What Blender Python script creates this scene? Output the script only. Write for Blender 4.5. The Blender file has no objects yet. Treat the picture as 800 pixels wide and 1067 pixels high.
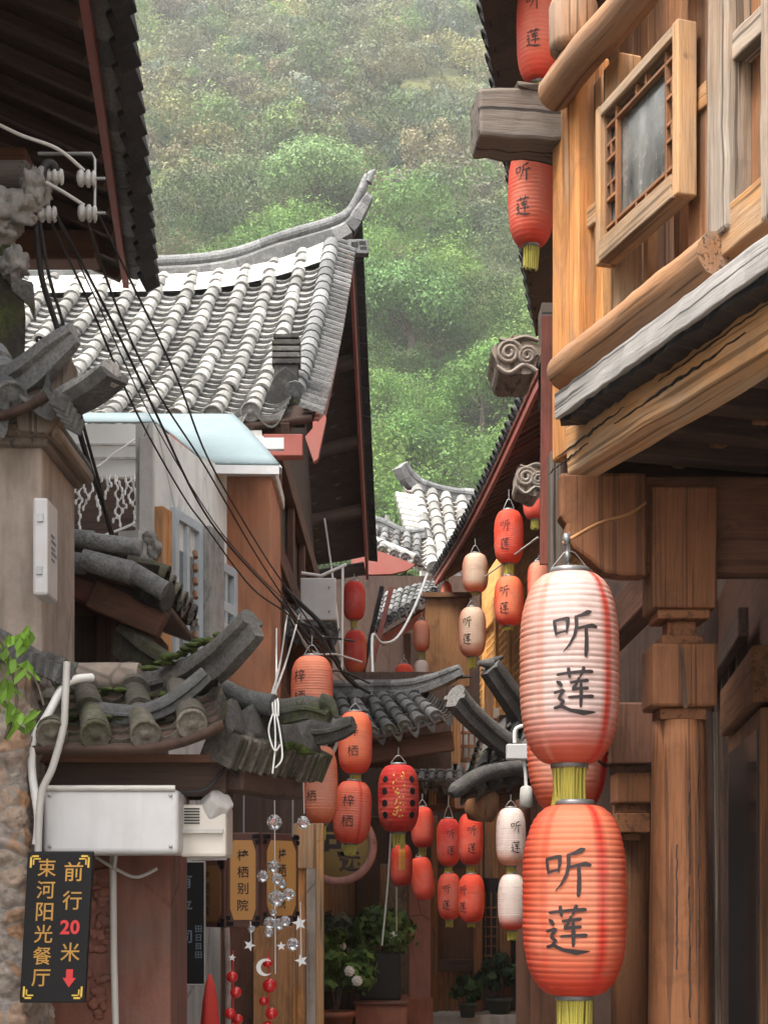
import bpy, bmesh, math, random
import numpy as np
from mathutils import Vector, Matrix, noise as mnoise

random.seed(7); RNG = np.random.default_rng(7)
C = bpy.context.scene.collection
SC = bpy.context.scene
R = math.radians

# ------------------------------------------------------------------ camera, sky, sun, exposure
F, YH, EYE = 1600.0, 920.0, 1.6           # photo focal length in pixels, horizon row, eye height
cam = bpy.data.cameras.new('camera'); camo = bpy.data.objects.new('camera', cam); C.objects.link(camo)
camo.location = (0, 0, EYE); camo.rotation_euler = (R(90), 0, 0)
cam.sensor_fit = 'VERTICAL'; cam.sensor_height = 36; cam.sensor_width = 27
cam.lens = F / 1067 * 36; cam.shift_y = (YH - 533.5) / 1067
cam.clip_start = 0.05; cam.clip_end = 3000
SC.camera = camo

SUN_EL, SUN_AZ = 62, -135                  # azimuth measured from +Y towards +X: behind the camera, a little to the left
wd = bpy.data.worlds.new("World"); SC.world = wd; wd.use_nodes = True
nt = wd.node_tree; nt.nodes.clear()
sky = nt.nodes.new('ShaderNodeTexSky'); sky.sky_type = 'NISHITA'; sky.sun_disc = False
sky.sun_elevation = R(SUN_EL); sky.sun_rotation = R(SUN_AZ)
sky.air_density = 1.0; sky.dust_density = 5.0; sky.ozone_density = 0.6
hs = nt.nodes.new('ShaderNodeHueSaturation'); hs.inputs['Saturation'].default_value = 0.16
bg = nt.nodes.new('ShaderNodeBackground'); bg.inputs[1].default_value = 0.15
ow = nt.nodes.new('ShaderNodeOutputWorld')
nt.links.new(sky.outputs[0], hs.inputs['Color']); nt.links.new(hs.outputs[0], bg.inputs[0]); nt.links.new(bg.outputs[0], ow.inputs[0])
sl = bpy.data.lights.new('sun', 'SUN'); sl.energy = 1.4; sl.angle = R(24); sl.color = (1, .94, .85)
so = bpy.data.objects.new('sun', sl); C.objects.link(so); so.location = (0, -5, 20)
sd = Vector((math.sin(R(SUN_AZ)) * math.cos(R(SUN_EL)), math.cos(R(SUN_AZ)) * math.cos(R(SUN_EL)), math.sin(R(SUN_EL))))
so.rotation_euler = (-sd).to_track_quat('-Z', 'Y').to_euler()
vs = SC.view_settings
vs.view_transform = 'Standard'; vs.look = 'None'; vs.gamma = 1; vs.use_curve_mapping = False
vs.exposure = 1.92
SC.cycles.max_bounces = 8; SC.cycles.diffuse_bounces = 5; SC.cycles.transmission_bounces = 6
SC.cycles.volume_bounces = 1; SC.cycles.sample_clamp_indirect = 6
SC.cycles.use_denoising = True

# ------------------------------------------------------------------ helpers
def V(*a): return Vector(a)
def P(px, py, d): return V((px - 400) / F * d, d, EYE + (YH - py) / F * d)
def ZP(py, d): return EYE + (YH - py) / F * d
def XP(px, d): return (px - 400) / F * d
UP = V(0, 0, 1)

class MB:
    """collects geometry for ONE mesh object, with grain coordinates ('gr') and a per-piece random number ('rnd')"""
    def __init__(s): s.v = []; s.f = []; s.g = []; s.r = []; s.sm = []; s.c = []; s.hascol = False
    def add(s, vs_, fs, gr=None, rnd=None, smooth=False, col=None):
        n = len(s.v); off = V(random.uniform(0, 50), random.uniform(0, 50), random.uniform(0, 50))
        if rnd is None: rnd = random.random()
        s.v += [tuple(p) for p in vs_]
        gg = gr if gr is not None else vs_
        s.g += [(p[0] + off.x, p[1] + off.y, p[2] + off.z) for p in gg]
        s.r += [rnd] * len(vs_)
        if col is not None:
            s.hascol = True
            s.c += col if isinstance(col, list) else [col] * len(vs_)
        else: s.c += [(1, 1, 1, 1)] * len(vs_)
        s.f += [tuple(i + n for i in f) for f in fs]; s.sm += [smooth] * len(fs)
    def obox(s, c, a, b, d, rnd=None, col=None):
        """box with centre c and half-axis vectors a, b, d"""
        c = Vector(c); a = Vector(a); b = Vector(b); d = Vector(d)
        if a.cross(b).dot(d) < 0: a, b = b, a
        vs_ = [c + a * x + b * y + d * z for x in (-1, 1) for y in (-1, 1) for z in (-1, 1)]
        L = sorted([a.length, b.length, d.length], reverse=True)
        order = sorted([(q.length * (1 + .25 * abs(q.normalized().z)), i) for i, q in enumerate((a, b, d))], reverse=True)
        ln = [a.length, b.length, d.length]
        gr = []
        for x in (-1, 1):
            for y in (-1, 1):
                for z in (-1, 1):
                    q = (x * ln[0], y * ln[1], z * ln[2])
                    gr.append((q[order[0][1]], q[order[1][1]], q[order[2][1]]))
        s.add(vs_, [(0, 1, 3, 2), (4, 6, 7, 5), (0, 4, 5, 1), (2, 3, 7, 6), (0, 2, 6, 4), (1, 5, 7, 3)], gr, rnd, col=col)
    def box(s, x0, y0, z0, x1, y1, z1, **k):
        s.obox(((x0 + x1) / 2, (y0 + y1) / 2, (z0 + z1) / 2), (abs(x1 - x0) / 2, 0, 0), (0, abs(y1 - y0) / 2, 0), (0, 0, abs(z1 - z0) / 2), **k)
    def beam(s, p0, p1, w, h, up=UP, seg=1, jit=0.0, rnd=None, w1=None, h1=None):
        """rectangular bar p0->p1: w across, h along up; seg + jit give an uneven hewn surface"""
        p0 = Vector(p0); p1 = Vector(p1); t = (p1 - p0); L = t.length; t.normalize()
        sd_ = t.cross(Vector(up))
        if sd_.length < 1e-4: sd_ = t.cross(V(0, 1, 0))
        sd_.normalize(); u = sd_.cross(t).normalized()
        w1 = w if w1 is None else w1; h1 = h if h1 is None else h1
        vs_ = []; gr = []
        for i in range(seg + 1):
            k = i / seg; p = p0.lerp(p1, k); ww = w + (w1 - w) * k; hh = h + (h1 - h) * k
            for (a, b) in ((-1, -1), (1, -1), (1, 1), (-1, 1)):
                j = V(random.gauss(0, jit), random.gauss(0, jit), random.gauss(0, jit)) if jit else V(0, 0, 0)
                vs_.append(p + sd_ * (a * ww / 2) + u * (b * hh / 2) + j); gr.append((k * L, a * ww / 2, b * hh / 2))
        fs = [(3, 2, 1, 0)]
        for i in range(seg):
            o = 4 * i
            for j in range(4): fs.append((o + j, o + (j + 1) % 4, o + 4 + (j + 1) % 4, o + 4 + j))
        o = 4 * seg; fs.append((o, o + 1, o + 2, o + 3))
        s.add(vs_, fs, gr, rnd)
    def tube(s, pts, rad, n=8, cap=True, jit=0.0, rnd=None, col=None, flat=1.0):
        pts = [Vector(p) for p in pts]; m = len(pts)
        rs = rad if isinstance(rad, (list, tuple)) else [rad] * m
        vs_ = []; gr = []; L = 0; nx = None
        for i, p in enumerate(pts):
            t = (pts[min(i + 1, m - 1)] - pts[max(i - 1, 0)]).normalized()
            if nx is None:
                nx = t.cross(UP if abs(t.z) < .9 else V(1, 0, 0)).normalized()
            else:
                nx = (nx - t * nx.dot(t)).normalized()
            ny = t.cross(nx)
            if i: L += (p - pts[i - 1]).length
            for k in range(n):
                a = 2 * math.pi * k / n; r_ = rs[i] * (1 + random.gauss(0, jit) if jit else 1)
                vs_.append(p + nx * (math.cos(a) * r_) + ny * (math.sin(a) * r_ * flat)); gr.append((L, math.cos(a) * rs[i], math.sin(a) * rs[i]))
        fs = []
        for i in range(m - 1):
            for k in range(n):
                fs.append((i * n + k, i * n + (k + 1) % n, (i + 1) * n + (k + 1) % n, (i + 1) * n + k))
        s.add(vs_, fs, gr, rnd, True, col)
        if cap:
            r2 = s.r[-1]
            for i, rev in ((0, True), (m - 1, False)):
                ring = vs_[i * n:(i + 1) * n]; g2 = gr[i * n:(i + 1) * n]
                s.add(ring, [tuple(range(n))[::-1] if rev else tuple(range(n))], [(0.1 * g[0], g[1] * 2, g[2] * 2) for g in g2], r2, False, col)
    def lathe(s, c, prof, n=24, axis=UP, rnd=None, col=None, smooth=True, cap=True):
        """prof: list of (radius, height) from one end to the other, turned about axis through c"""
        c = Vector(c); ax = Vector(axis).normalized()
        x = ax.cross(V(0, 1, 0) if abs(ax.y) < .9 else V(1, 0, 0)).normalized(); y = ax.cross(x)
        vs_ = []; gr = []; cc = []
        for (r_, h) in prof:
            for k in range(n):
                a = 2 * math.pi * k / n
                vs_.append(c + ax * h + x * (math.cos(a) * r_) + y * (math.sin(a) * r_)); gr.append((h, math.cos(a) * r_, math.sin(a) * r_))
        m = len(prof)
        fs = [(i * n + k, i * n + (k + 1) % n, (i + 1) * n + (k + 1) % n, (i + 1) * n + k) for i in range(m - 1) for k in range(n)]
        if cap: fs += [tuple(range(n))[::-1], tuple(range((m - 1) * n, m * n))]
        s.add(vs_, fs, gr, rnd, smooth, col)
    def lump(s, c, rx, ry, rz, amp=.25, fr=2.0, n=14, rnd=None):
        """an irregular stone-like lump"""
        c = Vector(c); off = V(random.uniform(0, 90), random.uniform(0, 90), 0); vs_ = []
        for j in range(n + 1):
            ph = math.pi * j / n
            for k in range(n * 2):
                th = math.pi * k / n; q = V(math.sin(ph) * math.cos(th), math.sin(ph) * math.sin(th), math.cos(ph))
                r_ = 1 + amp * mnoise.noise(q * fr + off) + amp * .6 * mnoise.noise(q * fr * 3 + off) + amp * .3 * mnoise.noise(q * fr * 8 + off)
                vs_.append(c + V(q.x * rx, q.y * ry, q.z * rz) * r_)
        w = n * 2
        s.add(vs_, [(j * w + k, (j + 1) * w + k, (j + 1) * w + (k + 1) % w, j * w + (k + 1) % w) for j in range(n) for k in range(w)], None, rnd, True)
    def prism(s, poly, o, ex, ey, ez, rnd=None, smooth=False):
        """2D outline poly placed at o with axes ex, ey and extruded by vector ez"""
        o = Vector(o); ex = Vector(ex); ey = Vector(ey); ez = Vector(ez); n = len(poly)
        a = [o + ex * x + ey * y for x, y in poly]; b = [p + ez for p in a]
        g = [(y, x, 0) for x, y in poly] + [(y, x, .1) for x, y in poly]
        fs = [tuple(range(n))[::-1], tuple(range(n, 2 * n))] + [(i, (i + 1) % n, n + (i + 1) % n, n + i) for i in range(n)]
        s.add(a + b, fs, g, rnd, smooth)
    def grid(s, fn, nu, nv, rnd=None, smooth=True, gr=None):
        vs_ = [Vector(fn(i / nu, j / nv)) for i in range(nu + 1) for j in range(nv + 1)]
        fs = [(i * (nv + 1) + j, (i + 1) * (nv + 1) + j, (i + 1) * (nv + 1) + j + 1, i * (nv + 1) + j + 1) for i in range(nu) for j in range(nv)]
        s.add(vs_, fs, None, rnd, smooth)
    def loft(s, pts, prof, scales=None, side=None, rnd=None, smooth=False, gscale=1):
        """profile (side, up) swept along pts, side vector fixed or from tangent"""
        pts = [Vector(p) for p in pts]; m = len(pts); n = len(prof); vs_ = []; gr = []; L = 0
        for i, p in enumerate(pts):
            t = (pts[min(i + 1, m - 1)] - pts[max(i - 1, 0)]).normalized()
            sd_ = Vector(side).normalized() if side is not None else t.cross(UP).normalized()
            u = sd_.cross(t).normalized(); k = scales[i] if scales else 1
            if i: L += (p - pts[i - 1]).length
            for (a, b) in prof: vs_.append(p + sd_ * (a * k) + u * (b * k)); gr.append((L, a, b))
        fs = [(i * n + j, i * n + (j + 1) % n, (i + 1) * n + (j + 1) % n, (i + 1) * n + j) for i in range(m - 1) for j in range(n)]
        fs += [tuple(range(n))[::-1], tuple(range((m - 1) * n, m * n))]
        s.add(vs_, fs, gr, rnd, smooth)
    def build(s, name, mt, parent=None, bevel=0, local=False, seg=2):
        me = bpy.data.meshes.new(name); me.from_pydata(s.v, [], s.f)
        a = me.attributes.new('gr', 'FLOAT_VECTOR', 'POINT'); a.data.foreach_set('vector', np.array(s.g, dtype=np.float32).ravel())
        a = me.attributes.new('rnd', 'FLOAT', 'POINT'); a.data.foreach_set('value', np.array(s.r, dtype=np.float32))
        if s.hascol:
            a = me.attributes.new('col', 'FLOAT_COLOR', 'POINT'); a.data.foreach_set('color', np.array(s.c, dtype=np.float32).ravel())
        me.polygons.foreach_set('use_smooth', s.sm)
        me.materials.append(mt); me.update()
        o = bpy.data.objects.new(name, me); C.objects.link(o)
        if parent is not None:
            o.parent = parent
            if parent.type == 'EMPTY' and not local: o.location = -parent.location
        if bevel:
            b = o.modifiers.new('edge', 'BEVEL'); b.width = bevel; b.segments = seg; b.limit_method = 'ANGLE'; b.angle_limit = R(50)
        return o

def tag(o, label=None, cat=None, group=None, kind=None):
    if label: o['label'] = label
    if cat: o['category'] = cat
    if group: o['group'] = group
    if kind: o['kind'] = kind
    return o
def thing(name, label, cat, loc=(0, 0, 0), group=None):
    o = bpy.data.objects.new(name, None); C.objects.link(o); o.location = loc; o.empty_display_size = .2
    return tag(o, label, cat, group)

class Wall:
    """a vertical plane through A=(x,y) along u; pt() gives the point of the plane seen at a photo column / height"""
    def __init__(s, A, B, n=None):
        s.A = Vector((A[0], A[1], 0)); s.u = Vector((B[0] - A[0], B[1] - A[1], 0)).normalized()
        s.n = Vector((-s.u.y, s.u.x, 0))
        if n is not None and s.n.dot(Vector(n)) < 0: s.n = -s.n
    def s_(s, px, o=0):
        k = (px - 400) / F; A = s.A + s.n * o
        return (k * A.y - A.x) / (s.u.x - k * s.u.y)
    def pt(s, px, py, o=0):
        q = s.A + s.n * o + s.u * s.s_(px, o); return V(q.x, q.y, ZP(py, q.y))
    def at(s, t, z, o=0):
        q = s.A + s.u * t + s.n * o; return V(q.x, q.y, z)
    def box(s, mb, t0, t1, z0, z1, o0, o1, **k):
        c = s.at((t0 + t1) / 2, (z0 + z1) / 2, (o0 + o1) / 2)
        mb.obox(c, s.u * abs(t1 - t0) / 2, s.n * abs(o1 - o0) / 2, UP * abs(z1 - z0) / 2, **k)

def pbox(mb, x0, y0, x1, y1, d, depth, **k):
    """box whose front face, at distance d, covers photo columns x0..x1 and rows y0..y1"""
    mb.box(XP(x0, d), d, ZP(y1, d), XP(x1, d), d + depth, ZP(y0, d), **k)
def smooth_pts(pts, n=6):
    """Catmull-Rom through pts"""
    pts = [Vector(p) for p in pts]; out = []
    for i in range(len(pts) - 1):
        p0 = pts[max(i - 1, 0)]; p1 = pts[i]; p2 = pts[i + 1]; p3 = pts[min(i + 2, len(pts) - 1)]
        for k in range(n):
            t = k / n
            out.append(0.5 * ((2 * p1) + (p2 - p0) * t + (2 * p0 - 5 * p1 + 4 * p2 - p3) * t * t + (3 * p1 - p0 - 3 * p2 + p3) * t ** 3))
    out.append(pts[-1]); return out

# ------------------------------------------------------------------ materials
class NT:
    def __init__(s, name):
        s.m = bpy.data.materials.new(name); s.m.use_nodes = True; s.t = s.m.node_tree; s.t.nodes.clear()
        s.out = s.n('ShaderNodeOutputMaterial')
    def n(s, ty, **k):
        q = s.t.nodes.new(ty)
        for a, b in k.items(): setattr(q, a, b)
        return q
    def l(s, a, b): s.t.links.new(a, b)
    def set(s, sock, v):
        if hasattr(v, 'is_output') or hasattr(v, 'links'): s.l(v, sock)
        else: sock.default_value = v
    def attr(s, nm, o='Fac'): return s.n('ShaderNodeAttribute', attribute_name=nm).outputs[o]
    def objc(s): return s.n('ShaderNodeTexCoord').outputs['Object']
    def mapp(s, vec, sc):
        q = s.n('ShaderNodeMapping'); s.l(vec, q.inputs[0]); q.inputs['Scale'].default_value = sc; return q.outputs[0]
    def noise(s, vec, scale=5, detail=4, rough=.55, dist=0.0):
        q = s.n('ShaderNodeTexNoise'); s.l(vec, q.inputs['Vector']); q.inputs['Scale'].default_value = scale
        q.inputs['Detail'].default_value = detail; q.inputs['Roughness'].default_value = rough; q.inputs['Distortion'].default_value = dist
        return q.outputs['Fac']
    def ramp(s, fac, stops):
        q = s.n('ShaderNodeValToRGB'); s.l(fac, q.inputs[0]); e = q.color_ramp.elements
        while len(e) < len(stops): e.new(.5)
        for x, (p, c) in zip(e, stops): x.position = p; x.color = (c[0], c[1], c[2], 1) if not isinstance(c, (int, float)) else (c, c, c, 1)
        return q.outputs[0]
    def mix(s, f, a, b, mode='MIX'):
        q = s.n('ShaderNodeMix', data_type='RGBA', blend_type=mode)
        s.set(q.inputs[0], f)
        for sock, v in ((q.inputs[6], a), (q.inputs[7], b)):
            if isinstance(v, (tuple, list)): sock.default_value = (v[0], v[1], v[2], 1)
            else: s.set(sock, v)
        return q.outputs[2]
    def val(s, col, v):
        q = s.n('ShaderNodeHueSaturation'); s.l(col, q.inputs['Color']); s.set(q.inputs['Value'], v); return q.outputs[0]
    def math(s, op, a, b=0.0):
        q = s.n('ShaderNodeMath', operation=op); s.set(q.inputs[0], a); s.set(q.inputs[1], b); return q.outputs[0]
    def bump(s, h, strength=.4, dist=.01):
        q = s.n('ShaderNodeBump'); s.l(h, q.inputs['Height']); q.inputs['Strength'].default_value = strength; q.inputs['Distance'].default_value = dist
        return q.outputs[0]
    def bsdf(s, col, rough=.8, nrm=None, metal=0, spec=.3, **k):
        q = s.n('ShaderNodeBsdfPrincipled')
        if isinstance(col, (tuple, list)): q.inputs['Base Color'].default_value = (*col, 1)
        else: s.l(col, q.inputs['Base Color'])
        s.set(q.inputs['Roughness'], rough); q.inputs['Metallic'].default_value = metal; q.inputs['Specular IOR Level'].default_value = spec
        for a, b in k.items(): q.inputs[a].default_value = b
        if nrm is not None: s.l(nrm, q.inputs['Normal'])
        return q.outputs[0]
    def done(s, sh): s.l(sh, s.out.inputs[0]); return s.m

def wood(name, base, gray=0.0, dark=.52, light=1.3, rough=.72, graycol=(.34, .32, .29), crack=.5, fine=1.0):
    n = NT(name); g = n.attr('gr', 'Vector')
    a = n.noise(n.mapp(g, (1.3, 30 * fine, 30 * fine)), 2.2, 8, .7, .5)
    b = n.noise(n.mapp(g, (.9, 3.5, 3.5)), 1.6, 4, .6)
    cr = n.noise(n.mapp(g, (.35, 22 * fine, 22 * fine)), 1.7, 2, .5, .25)
    D = tuple(c * dark for c in base); L = tuple(min(1, c * light) for c in base)
    fi = n.noise(n.mapp(g, (2.5, 70 * fine, 70 * fine)), 2.0, 5, .6); kn = n.noise(n.mapp(g, (5, 9, 9)), 1.3, 3, .5, 1.5)
    col = n.ramp(a, [(.22, D), (.48, base), (.78, L)])
    col = n.mix(n.ramp(fi, [(.34, .5), (.52, 0.0)]), col, tuple(c * .45 for c in base))
    col = n.mix(n.ramp(kn, [(.68, 0.0), (.76, .75)]), col, tuple(c * .25 for c in base))
    col = n.mix(n.ramp(b, [(.35, 0.0), (.7, .55)]), col, tuple(c * .62 for c in base))
    st = n.noise(n.mapp(g, (2.2, 5, 5)), 1.1, 6, .7, .8); col = n.mix(n.ramp(st, [(.50, 0.0), (.66, .6)]), col, tuple(c * .34 for c in base))
    if gray: col = n.mix(n.ramp(b, [(.55 - .4 * gray, 0.0), (.75 - .25 * gray, min(1, .55 + gray * .4))]), col, n.ramp(a, [(.3, tuple(c * .5 for c in graycol)), (.7, tuple(c * 1.2 for c in graycol))]))
    col = n.mix(n.ramp(cr, [(.575, 0.0), (.61, crack)]), col, tuple(c * .10 for c in base))
    col = n.val(col, n.math('ADD', n.math('MULTIPLY', n.attr('rnd'), .36), .82))
    return n.done(n.bsdf(col, rough, n.bump(n.math('ADD', a, n.math('MULTIPLY', fi, .6)), .6, .005)))

def plaster(name, base, stain=(.2, .17, .14), amt=.5, scale=2.0, rough=.9, bump=.5, dist=.008):
    n = NT(name); g = n.objc()
    a = n.noise(g, scale, 8, .65); b = n.noise(n.mapp(g, (6, 6, 1.2)), scale * .8, 6, .6); c = n.noise(g, 60, 4, .6)
    col = n.mix(n.ramp(a, [(.42, 0.0), (.68, amt)]), base, stain)
    col = n.mix(n.ramp(b, [(.46, 0.0), (.68, amt * .9)]), col, tuple(x * .5 for x in base))
    vc = n.n('ShaderNodeTexVoronoi', feature='DISTANCE_TO_EDGE'); n.l(n.mapp(g, (1, 1, .7)), vc.inputs['Vector']); vc.inputs['Scale'].default_value = 1.7
    ck = n.math('MULTIPLY', n.ramp(vc.outputs['Distance'], [(.004, 1.0), (.012, 0.0)]), n.ramp(a, [(.48, 0.0), (.56, .7)]))
    col = n.mix(ck, col, tuple(x * .3 for x in base))
    col = n.mix(n.ramp(c, [(.4, .85), (.6, 1.08)]), (0, 0, 0), col, 'MIX') if False else col
    h = n.math('ADD', n.math('MULTIPLY', c, .5), a)
    return n.done(n.bsdf(col, rough, n.bump(h, bump, dist)))

def tilemat(name, base, lo=.6, hi=1.35, lichen=.3, lich=(.52, .51, .48), moss=0.0, mossc=(.07, .09, .025), dark=.4):
    n = NT(name); g = n.objc(); r = n.attr('rnd')
    col = n.ramp(r, [(0, tuple(c * lo for c in base)), (.5, base), (1, tuple(min(1, c * hi) for c in base))])
    a = n.noise(g, 9, 8, .7); b = n.noise(g, 2.6, 6, .65); c = n.noise(n.mapp(g, (1, 1, 1)), 26, 6, .7)
    col = n.mix(n.ramp(a, [(.5, 0.0), (.66, lichen)]), col, lich)
    col = n.mix(n.ramp(c, [(.52, 0.0), (.68, dark)]), col, tuple(x * .25 for x in base))
    if moss: col = n.mix(n.ramp(b, [(.62 - .3 * moss, 0.0), (.74 - .2 * moss, .9)]), col, n.ramp(c, [(.3, tuple(x * .5 for x in mossc)), (.7, tuple(x * 1.6 for x in mossc))]))
    d = n.noise(g, 70, 5, .7); col = n.mix(n.ramp(d, [(.40, .45), (.56, 0.0)]), col, tuple(x * .35 for x in base))
    h = n.math('ADD', n.math('ADD', c, d), n.math('MULTIPLY', a, .6))
    return n.done(n.bsdf(col, .9, n.bump(h, .8, .008)))

def paint(name, base, rough=.55, wear=.25, wearc=None, spec=.4, metal=0, scale=5):
    n = NT(name); g = n.objc(); a = n.noise(g, scale, 7, .65); b = n.noise(n.mapp(g, (8, 8, 1)), 3, 5, .6)
    wc = wearc or tuple(c * .45 for c in base)
    col = n.mix(n.ramp(a, [(.45, 0.0), (.72, wear)]), base, wc)
    col = n.mix(n.ramp(b, [(.52, 0.0), (.75, wear * .7)]), col, wc)
    col = n.val(col, n.math('ADD', n.math('MULTIPLY', n.attr('rnd'), .12), .94))
    return n.done(n.bsdf(col, rough, n.bump(a, .12, .004), metal, spec))

def paper(name):
    n = NT(name); c = n.attr('col', 'Color'); g = n.objc()
    a = n.noise(n.mapp(g, (14, 14, 5)), 3, 6, .6)
    b = n.noise(g, 3.5, 5, .6)
    c = n.mix(n.ramp(a, [(.42, 0.0), (.75, .16)]), c, (.45, .18, .12))
    c = n.mix(n.ramp(b, [(.5, 0.0), (.8, .3)]), c, (.80, .50, .40))
    e = n.noise(n.mapp(g, (3, 3, 9)), 4, 7, .7); c = n.mix(n.ramp(e, [(.54, 0.0), (.72, .38)]), c, (.36, .17, .12))
    d = n.bsdf(c, .7, n.bump(a, .15, .004), spec=.25)
    t = n.n('ShaderNodeBsdfTranslucent'); n.l(c, t.inputs[0])
    mx = n.n('ShaderNodeMixShader'); mx.inputs[0].default_value = .3; n.l(d, mx.inputs[1]); n.l(t.outputs[0], mx.inputs[2])
    return n.done(mx.outputs[0])

def leafmat(name, usecol=True, base=(.06, .10, .03), rough=.6):
    n = NT(name); r = n.attr('rnd')
    c = n.attr('col', 'Color') if usecol else n.ramp(r, [(0, tuple(x * .5 for x in base)), (.6, base), (1, tuple(x * 1.9 for x in base))])
    d = n.bsdf(c, rough, spec=.25); t = n.n('ShaderNodeBsdfTranslucent'); n.l(c, t.inputs[0])
    mx = n.n('ShaderNodeMixShader'); mx.inputs[0].default_value = .25; n.l(d, mx.inputs[1]); n.l(t.outputs[0], mx.inputs[2])
    return n.done(mx.outputs[0])

def dusty_pane(name):
    n = NT(name); g = n.objc(); a = n.noise(n.mapp(g, (3, 3, 1)), 2.5, 6, .6); b = n.noise(g, 14, 7, .7)
    col = n.ramp(a, [(.3, (.05, .05, .048)), (.5, (.13, .13, .12)), (.7, (.26, .255, .24))])
    col = n.mix(n.ramp(b, [(.5, 0.0), (.75, .4)]), col, (.30, .28, .25))
    return n.done(n.bsdf(col, n.ramp(b, [(.4, .08), (.7, .4)]), spec=.6))
def glass(name, tint=(.9, .95, .95), rough=.05, dark=None):
    n = NT(name)
    if dark: return n.done(n.bsdf(dark, .08, spec=.6))
    q = n.n('ShaderNodeBsdfPrincipled'); q.inputs['Base Color'].default_value = (*tint, 1); q.inputs['Roughness'].default_value = rough
    q.inputs['Transmission Weight'].default_value = 1; q.inputs['IOR'].default_value = 1.45
    return n.done(q.outputs[0])

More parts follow.
